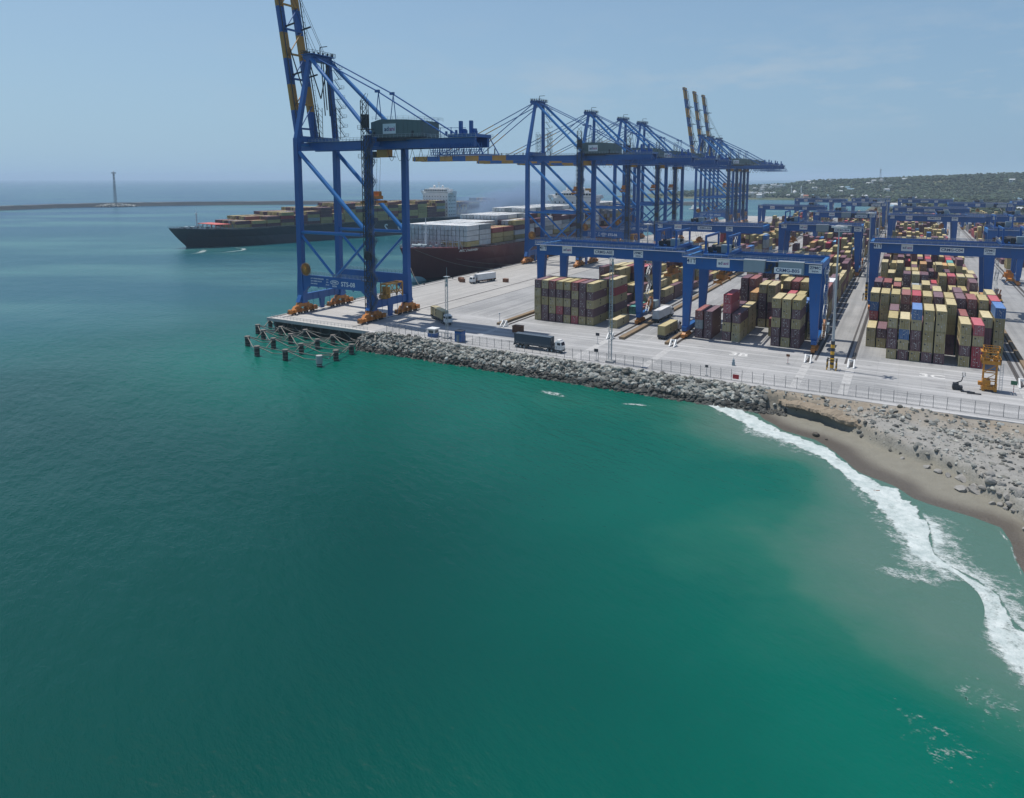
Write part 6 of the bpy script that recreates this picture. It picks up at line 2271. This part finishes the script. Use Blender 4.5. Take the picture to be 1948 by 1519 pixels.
m.box(-1.6, 1.6, -1.1, 1.1, .15, 2.1).box(-1.7, 1.7, -1.2, 1.2, 2.1, 2.25).box(-1.5, -1.2, -1, 1, 0, .15).box(1.2, 1.5, -1, 1, 0, .15)
for i in range(6):
    m.box(-1.3 + i * .5, -1.15 + i * .5, -1.16, -1.1, .2, 2.05)
o = m.build('rust_bin', M['rust'])
o.location = (-109.4, 198.2, 0)
tag(o, 'rust red waste bin standing behind the truck on the fence road', 'bin')
for i, (x, y, lab) in enumerate(((-190.2, 286.5, 'rust brown crate on the apron in front of the white truck cab'), (-187.2, 283.0, 'second rust brown crate by the white truck, the one closer to the camera'), (-168.9, 293.5, 'small red brown box on the apron behind the white truck'))):
    m = MB()
    m.box(-1.2, 1.2, -.9, .9, .15, 1.6).box(-1.25, 1.25, -.95, .95, 1.6, 1.75)
    for a in (-.9, .9):
        m.box(a - .1, a + .1, -.9, .9, 0, .15)
    o = m.build('crate', M['rust'])
    o.location = (x, y, 0)
    tag(o, lab, 'crate')
for i in range(9):
    y = 195 + i * 24
    m = MB().tube((0, 0, 0), (0, 0, .55), .32, .26, 12).tube((0, 0, .55), (0, 0, .75), .42, .36, 12)
    o = m.build('bollard', M['dark'])
    o.location = (-198.2, y, 0)
    tag(o, 'dark mooring bollard on the quay edge', 'bollard', 'mooring bollards on the quay edge')

# yellow maintenance tower and small machines on the inland pavement
root = empty('maintenance_tower', (18.8, 197.2, 0))
tag(root, 'orange yellow steel maintenance tower standing on the pavement before the inland block', 'tower')
m = MB()
for sx in (-1.3, 1.3):
    for sy in (-1.1, 1.1):
        m.bar((sx, sy, .4), (sx, sy, 9.4), .22)
for z in (2.6, 4.6, 6.6, 9.4):
    for sy in (-1.1, 1.1):
        m.bar((-1.3, sy, z), (1.3, sy, z), .2)
    for sx in (-1.3, 1.3):
        m.bar((sx, -1.1, z), (sx, 1.1, z), .2)
for z0, z1 in ((2.6, 4.6), (4.6, 6.6), (6.6, 9.4)):
    m.bar((-1.3, -1.1, z0), (1.3, -1.1, z1), .14).bar((1.3, -1.1, z0), (1.3, 1.1, z1), .14).bar((-1.3, 1.1, z0), (-1.3, -1.1, z1), .14)
P_('tower_frame', m, M['yellow_deep'] if 'yellow_deep' in M else paint('deep_yellow', (0.55, 0.24, 0.018), 0.5, 0.5, None, 1.2), root)
YM = root.children[0].data.materials[0]
m = MB()
m.box(-1.5, 1.5, -1.3, 1.3, .5, 1.2).box(-2.2, -1.51, -.6, .6, 1.2, 2.0).box(-1.4, .2, -1.2, 1.2, 1.2, 2.5)
for sx in (-1.2, 1.2):
    for sy in (-1.0, 1.0):
        m.tube((sx, sy - .2, .35), (sx, sy + .2, .35), .35, None, 12)
for i in range(6):
    m.cbox((-1.2 + i * .5, -1.42, 1.0 + (i % 3) * .4), (.34, .2, .5 + .2 * (i % 2)))
P_('base', m, YM, root)
m = MB()
m.box(-1.9, 1.9, -1.7, 1.7, 6.7, 6.85).box(-1.9, 1.9, -1.7, -1.6, 6.86, 7.5).box(-2.1, -1.0, -1.6, 1.6, 9.45, 9.6)
m.rail([(-1.9, -1.7, 6.85), (1.9, -1.7, 6.85), (1.9, 1.7, 6.85), (-1.9, 1.7, 6.85), (-1.9, -1.7, 6.85)], 1.2, .8, .12)
m.rail([(-1.6, -1.3, 9.4), (1.6, -1.3, 9.4), (1.6, 1.3, 9.4), (-1.6, 1.3, 9.4), (-1.6, -1.3, 9.4)], 1.2, .7, .12)
m.box(-1.5, -.5, -1.0, 1.0, 6.9, 8.0).box(.5, 1.1, -.8, .8, 6.9, 8.4)
m.bar((-1.3, -1.1, 6.9), (1.3, -1.1, 9.3), .14)
m.bar((1.3, -1.1, 6.9), (-1.3, -1.1, 9.3), .14)
P_('platform', m, YM, root)
m = MB()
for x in (1.9, 2.5):
    m.bar((x, -.9, .2), (x, -.9, 7.0), .09)
for z in np.arange(.5, 7, .4):
    m.bar((1.9, -.9, z), (2.5, -.9, z), .07)
P_('ladder', m, M['rail_grey'], root)
root = empty('boom_lift', (12.4, 194.4, 0))
tag(root, 'small dark boom lift with raised arm on the inland pavement near the fence', 'boom lift')
m = MB()
m.box(-1.1, 1.0, -.7, .7, .35, 1.0).box(-1.0, .2, -.6, .6, 1.0, 1.6)
P_('body', m, M['dark'], root)
for sx in (-.75, .7):
    for sy in (-.7, .7):
        P_('wheel', MB().tube((sx, sy - .15, .33), (sx, sy + .15, .33), .33, None, 12), M['tyre'], root)
P_('arm', MB().bar((-.6, 0, 1.5), (.7, 0, 2.2), .22).bar((.7, 0, 2.2), (1.0, 0, 3.5), .18), M['dark'], root)
P_('basket', MB().box(.8, 1.4, -.35, .35, 3.4, 3.5).rail([(.8, -.35, 3.5), (1.4, -.35, 3.5), (1.4, .35, 3.5), (.8, .35, 3.5), (.8, -.35, 3.5)], .8, .6, .05), M['rail_grey'], root)
for i, (x, y) in enumerate(((14.4, 193.0), (15.6, 192.2))):
    m = MB().box(-1.4, 1.4, -.35, .35, 0, .14).box(-1.4, 1.4, -.3, -.1, .14, .3)
    o = m.build('steel_beam', M['dark'])
    o.location = (x, y, 0)
    o.rotation_euler = (0, 0, R(4))
    tag(o, ('dark steel beam lying on the pavement closer to the boom lift', 'dark steel beam lying on the pavement closer to the orange tower')[i], 'beam')
root = empty('work_trailer', (33.4, 345, 0))
tag(root, 'yellow trailer loaded with rusty spreader gear in the lane right of the inland block', 'trailer')
P_('deck', MB().box(-1.5, 1.5, -3, 3, .8, 1.2), M['yellow'], root)
m = MB()
for i in range(7):
    m.bar((rnd.uniform(-1.2, 1.2), rnd.uniform(-2, 2), 1.2), (rnd.uniform(-1, 1), rnd.uniform(-2, 2), 5.2), .35)
m.cbox((0, 0, 2.2), (2.2, 4, 1.6))
P_('gear', m, M['rust'], root)
for sx in (-1.1, 1.1):
    for sy in (-1.8, 1.8):
        P_('wheel', MB().tube((sx - .2, sy, .45), (sx + .2, sy, .45), .45, None, 12), M['tyre'], root)

# ------------------------------------------------------------------ far shore: hill, wood, town
CREST = ([-900, -620, -520, -419, -388, -270, -51, 93, 291, 600, 1200], [2, 4, 14, 20, 22, 38, 45, 52, 58, 62, 66])
def z_hill(X, Y):
    c = np.interp(X, *CREST) + 5 * vnoise(X, Y, 160)
    base = np.where(Y < 1890 - 0.18 * (X + 360), -8, -2.2)
    coast = sstep(-30, 18, Y - (1915 - 0.10 * (X + 360)))
    t = sstep(2080, 2560, Y + 30 * vnoise(X, Y, 200))
    z = -8 + 6.2 * coast + np.maximum(c, 0) * t * coast
    return z
def hills():
    k = NT('hill_ground')
    pos = k.coord('World')
    k.base(k.mix(k.ramp(k.noise(0.02, 5, 0.65, pos), [(0.4, 0.0), (0.6, 1.0)]), (0.045, 0.07, 0.025), (0.12, 0.12, 0.06)))
    k.rough(0.95)
    xs, ys = np.arange(-760, 900, 12.0), np.arange(1830, 3200, 12.0)
    tag(grid_mesh('hills', xs, ys, z_hill, k.m), kind='structure')
    bm = bmesh.new()
    bmesh.ops.create_icosphere(bm, subdivisions=1, radius=1.0)
    V0 = np.array([v.co[:] for v in bm.verts])
    F0 = np.array([[v.index for v in f.verts] for f in bm.faces])
    bm.free()
    r = np.random.RandomState(77)
    Vs, Fs, Cs, o = [], [], [], 0
    n = 0
    while n < 9600:
        x, y = r.uniform(-640, 460), r.uniform(1960, 2720)
        flat = n > 8200
        if flat:
            x, y = r.uniform(-55, 470), r.uniform(1010, 2050)
        cl = float(vnoise(np.array([x]), np.array([y]), 70)[0])
        if cl < -.42 or (not flat and y < 2070 and r.rand() < .55):
            continue
        z = float(z_hill(np.array([x]), np.array([y]))[0])
        if flat:
            z = -.1
            if cl < -.05:
                continue
        elif z < -3:
            continue
        palm = r.rand() < .22
        s = r.uniform(3.0, 6.2) if not palm else r.uniform(2.2, 3.2)
        hgt = r.uniform(4, 9) if not palm else r.uniform(9, 13)
        V = V0 * (1 + .22 * r.randn(len(V0), 1)) * np.array([s, s, s * (.8 if not palm else .55)]) + np.array([x, y, z + hgt])
        Vs.append(V)
        Fs.append(F0 + o)
        o += len(V)
        t = r.uniform(.55, 1.35) * (1 + .5 * cl)
        base = np.array([.026, .048, .026]) if r.rand() < .7 else np.array([.040, .062, .028])
        Cs.append(np.tile([*(base * t), 1], (len(F0), 1)))
        if palm:                                           # stem
            w = .35
            q = np.array([(x - w, y, z), (x + w, y, z), (x, y, z + hgt)])
            Vs.append(q)
            Fs.append(np.array([[0, 1, 2]]) + o)
            Cs.append(np.array([[.10, .085, .06, 1]]))
            o += 3
        n += 1
    k = NT('far_foliage')
    k.base(k.attr('tint').outputs['Color'])
    k.rough(0.9)
    tag(big_mesh('far_wood', np.concatenate(Vs), np.concatenate(Fs), k.m, col=np.concatenate(Cs)), 'dense green palms and trees covering the far hill', 'wood', kind='stuff')
hills()
def house_proto(w, d, hgt, wall, roof, flat):
    root = empty('hill_house', (0, 0, 0))
    m = MB().box(-w / 2, w / 2, -d / 2, d / 2, -6, hgt)
    P_('wall', m, wall, root)
    m = MB()
    if flat:
        m.box(-w / 2 - .4, w / 2 + .4, -d / 2 - .4, d / 2 + .4, hgt, hgt + .5).box(-w / 4, w / 8, -d / 4, d / 4, hgt + .5, hgt + 3)
    else:
        m.add([(-w / 2 - .6, -d / 2 - .6, hgt), (w / 2 + .6, -d / 2 - .6, hgt), (w / 2 + .6, d / 2 + .6, hgt), (-w / 2 - .6, d / 2 + .6, hgt), (-w / 2 - .6, 0, hgt + d * .28), (w / 2 + .6, 0, hgt + d * .28)],
              [(0, 1, 5, 4), (2, 3, 4, 5), (1, 2, 5), (3, 0, 4), (3, 2, 1, 0)])
    P_('roof', m, roof, root)
    return root
WL = [paint('wall_cream', (0.62, 0.58, 0.5), 0.8, 0.3), paint('wall_white', (0.74, 0.74, 0.72), 0.8, 0.3), paint('wall_pink', (0.55, 0.35, 0.30), 0.8, 0.3)]
RF_ = [paint('roof_tin', (0.50, 0.53, 0.55), 0.5, 0.3), paint('roof_tile', (0.42, 0.16, 0.10), 0.8, 0.3), paint('roof_blue', (0.18, 0.32, 0.42), 0.6, 0.3)]
def town():
    r = random.Random(12)
    pr_ = [house_proto(13, 9, 6.4, WL[1], RF_[0], False), house_proto(16, 10, 9.5, WL[0], WL[1], True), house_proto(11, 8, 6.2, WL[2], RF_[1], False), house_proto(20, 11, 5, WL[0], RF_[0], False), house_proto(18, 9, 6.5, WL[1], RF_[2], False)]
    used = [False] * 5
    def put(x, y, k, rz=None, lab=None, grp=None, dz=0):
        o = copy_tree(pr_[k]) if used[k] else pr_[k]
        used[k] = True
        o.location = (x, y, float(z_hill(np.array([x]), np.array([y]))[0]) + dz)
        o.rotation_euler = (0, 0, r.uniform(-.6, .6) if rz is None else rz)
        tag(o, lab, 'house', grp)
    kinds = ['small white house with pale tin roof standing among the trees of the far hill', 'flat roofed cream house standing among the trees of the far hill', 'pinkish house with tiled roof standing among the trees of the far hill', 'long low cream building with tin roof at the foot of the far hill', 'white house with a blue grey roof standing among the trees of the far hill']
    for i in range(20):
        x, y = r.uniform(-420, 300), r.uniform(2100, 2600)
        k = r.choice([0, 0, 1, 4])
        put(x, y, k, None, kinds[k], 'houses on the far hill', r.uniform(2, 5))
    for i in range(46):
        x, y = r.uniform(-300, 330), r.uniform(1985, 2080)
        k = r.choice([0, 2, 3, 3, 4])
        put(x, y, k, None, kinds[k] if k == 3 else kinds[k].replace('among the trees of', 'on the flat shore below'), 'houses below the far hill', 1)
    for i in range(40):
        x, y = r.uniform(-470, -330), r.uniform(1965, 2110)
        k = r.choice([0, 1, 1])
        put(x, y, k, None, ('small white house in the crowded village on the far shore', 'flat roofed cream house in the crowded village on the far shore')[k], 'houses of the village on the far shore', 2)
    for i in range(12):
        x, y = r.uniform(-430, -350), r.uniform(2300, 2420)
        put(x, y, 1, None, 'flat roofed cream house in the white cluster on the headland', 'white houses on the headland', 4)
    for i in range(34):
        x, y = r.uniform(-40, 400), r.uniform(1150, 1950)
        k = r.choice([3, 3, 0, 4])
        put(x, y, k, None, ('small white tin roofed house on the flat land behind the yard', None, None, 'long low cream shed on the flat land behind the yard', 'white house with a blue grey roof on the flat land behind the yard')[k], 'buildings behind the yard')
    for o in COL.objects:
        if o.get('group') == 'buildings behind the yard':
            o.location.z = 0
    # mosque
    root = empty('mosque', (-280, 2120, float(z_hill(np.array([-280.0]), np.array([2120.0]))[0])))
    tag(root, 'white mosque with one dome and two minarets at the foot of the far hill', 'mosque')
    P_('hall', MB().box(-17, 19, -10, 10, -4, 9).box(-17.5, 19.5, -10.5, 10.5, 9, 10), M['white'], root)
    bm = bmesh.new()
    bmesh.ops.create_uvsphere(bm, u_segments=20, v_segments=12, radius=5.2)
    m = MB()
    m.add([(v.co.x - 4, v.co.y, v.co.z * 1.05 + 12.5) for v in bm.verts], [tuple(v.index for v in f.verts) for f in bm.faces])
    bm.free()
    m.tube((-4, 0, 10), (-4, 0, 12.5), 5, None, 20).tube((-4, 0, 17), (-4, 0, 21), .25, .05, 6)
    P_('dome', m, M['white'], root, True)
    for x in (-11.5, 14.0):
        m = MB()
        m.tube((x, -8, 0), (x, -8, 24), 1.5, 1.25, 12).tube((x, -8, 24), (x, -8, 25), 2.2, None, 12).tube((x, -8, 25), (x, -8, 28), 1.2, None, 12).tube((x, -8, 28), (x, -8, 32), 1.3, .05, 12)
        P_('minaret', m, M['white'], root)
    tw = empty('radio_tower', (-85, 2480, float(z_hill(np.array([-85.0]), np.array([2480.0]))[0])))
    tag(tw, 'grey lattice radio tower on the crest of the far hill', 'tower')
    m = MB()
    H = 40
    for i in range(4):
        a, b = [(2.6, 2.6), (2.6, -2.6), (-2.6, -2.6), (-2.6, 2.6)][i], [(2.6, -2.6), (-2.6, -2.6), (-2.6, 2.6), (2.6, 2.6)][i]
        m.bar((*a, 0), (a[0] * .35, a[1] * .35, H), .5)
        for j in range(8):
            f0, f1 = 1 - .65 * j / 8, 1 - .65 * (j + 1) / 8
            m.bar((a[0] * f0, a[1] * f0, H * j / 8), (b[0] * f1, b[1] * f1, H * (j + 1) / 8), .3)
    P_('lattice', m, M['rail_grey'], tw)
    P_('antenna', MB().cbox((0, 0, H - 3), (4.5, 4.5, 3)).cbox((0, 0, H - 9), (4, 4, 2)).tube((0, 0, H - 10), (0, 0, H + 6), .2, None, 6), M['white'], tw)
town()
root = empty('harbour_boat', (-330, 1240, SEA), R(70))
tag(root, 'small white harbour boat on the water behind the cranes', 'boat')
m = MB()
m.loft([[(-12, -3, -.5), (6, -3, -.5), (13, 0, -.2), (6, 3, -.5), (-12, 3, -.5)], [(-12, -3.6, 2.4), (7, -3.6, 2.6), (16, 0, 3.6), (7, 3.6, 2.6), (-12, 3.6, 2.4)]])
P_('hull', m, M['white'], root)
P_('wheelhouse', MB().box(-6, 3, -2.4, 2.4, 2.5, 6).box(-4, 1.5, -2, 2, 6, 8.4), M['white'], root)

# ------------------------------------------------------------------ sea air
def haze():
    X, Zb, Zt = 30600, -14.0, 156.0
    m = MB().box(-X, X, -7000, X, Zb, Zt)
    mt = bpy.data.materials.new('haze')
    mt.use_nodes = True
    t = mt.node_tree
    for n in list(t.nodes):
        if n.type != 'OUTPUT_MATERIAL':
            t.nodes.remove(n)
    out = [n for n in t.nodes if n.type == 'OUTPUT_MATERIAL'][0]
    v = t.nodes.new('ShaderNodeVolumePrincipled')
    v.inputs['Color'].default_value = (0.70, 0.85, 1.0, 1)
    v.inputs['Density'].default_value = HAZE
    v.inputs['Anisotropy'].default_value = 0.0
    t.links.new(v.outputs[0], out.inputs['Volume'])
    o = m.build('haze', mt)
    o['kind'] = 'stuff'
HAZE = 1.0e-4
haze()
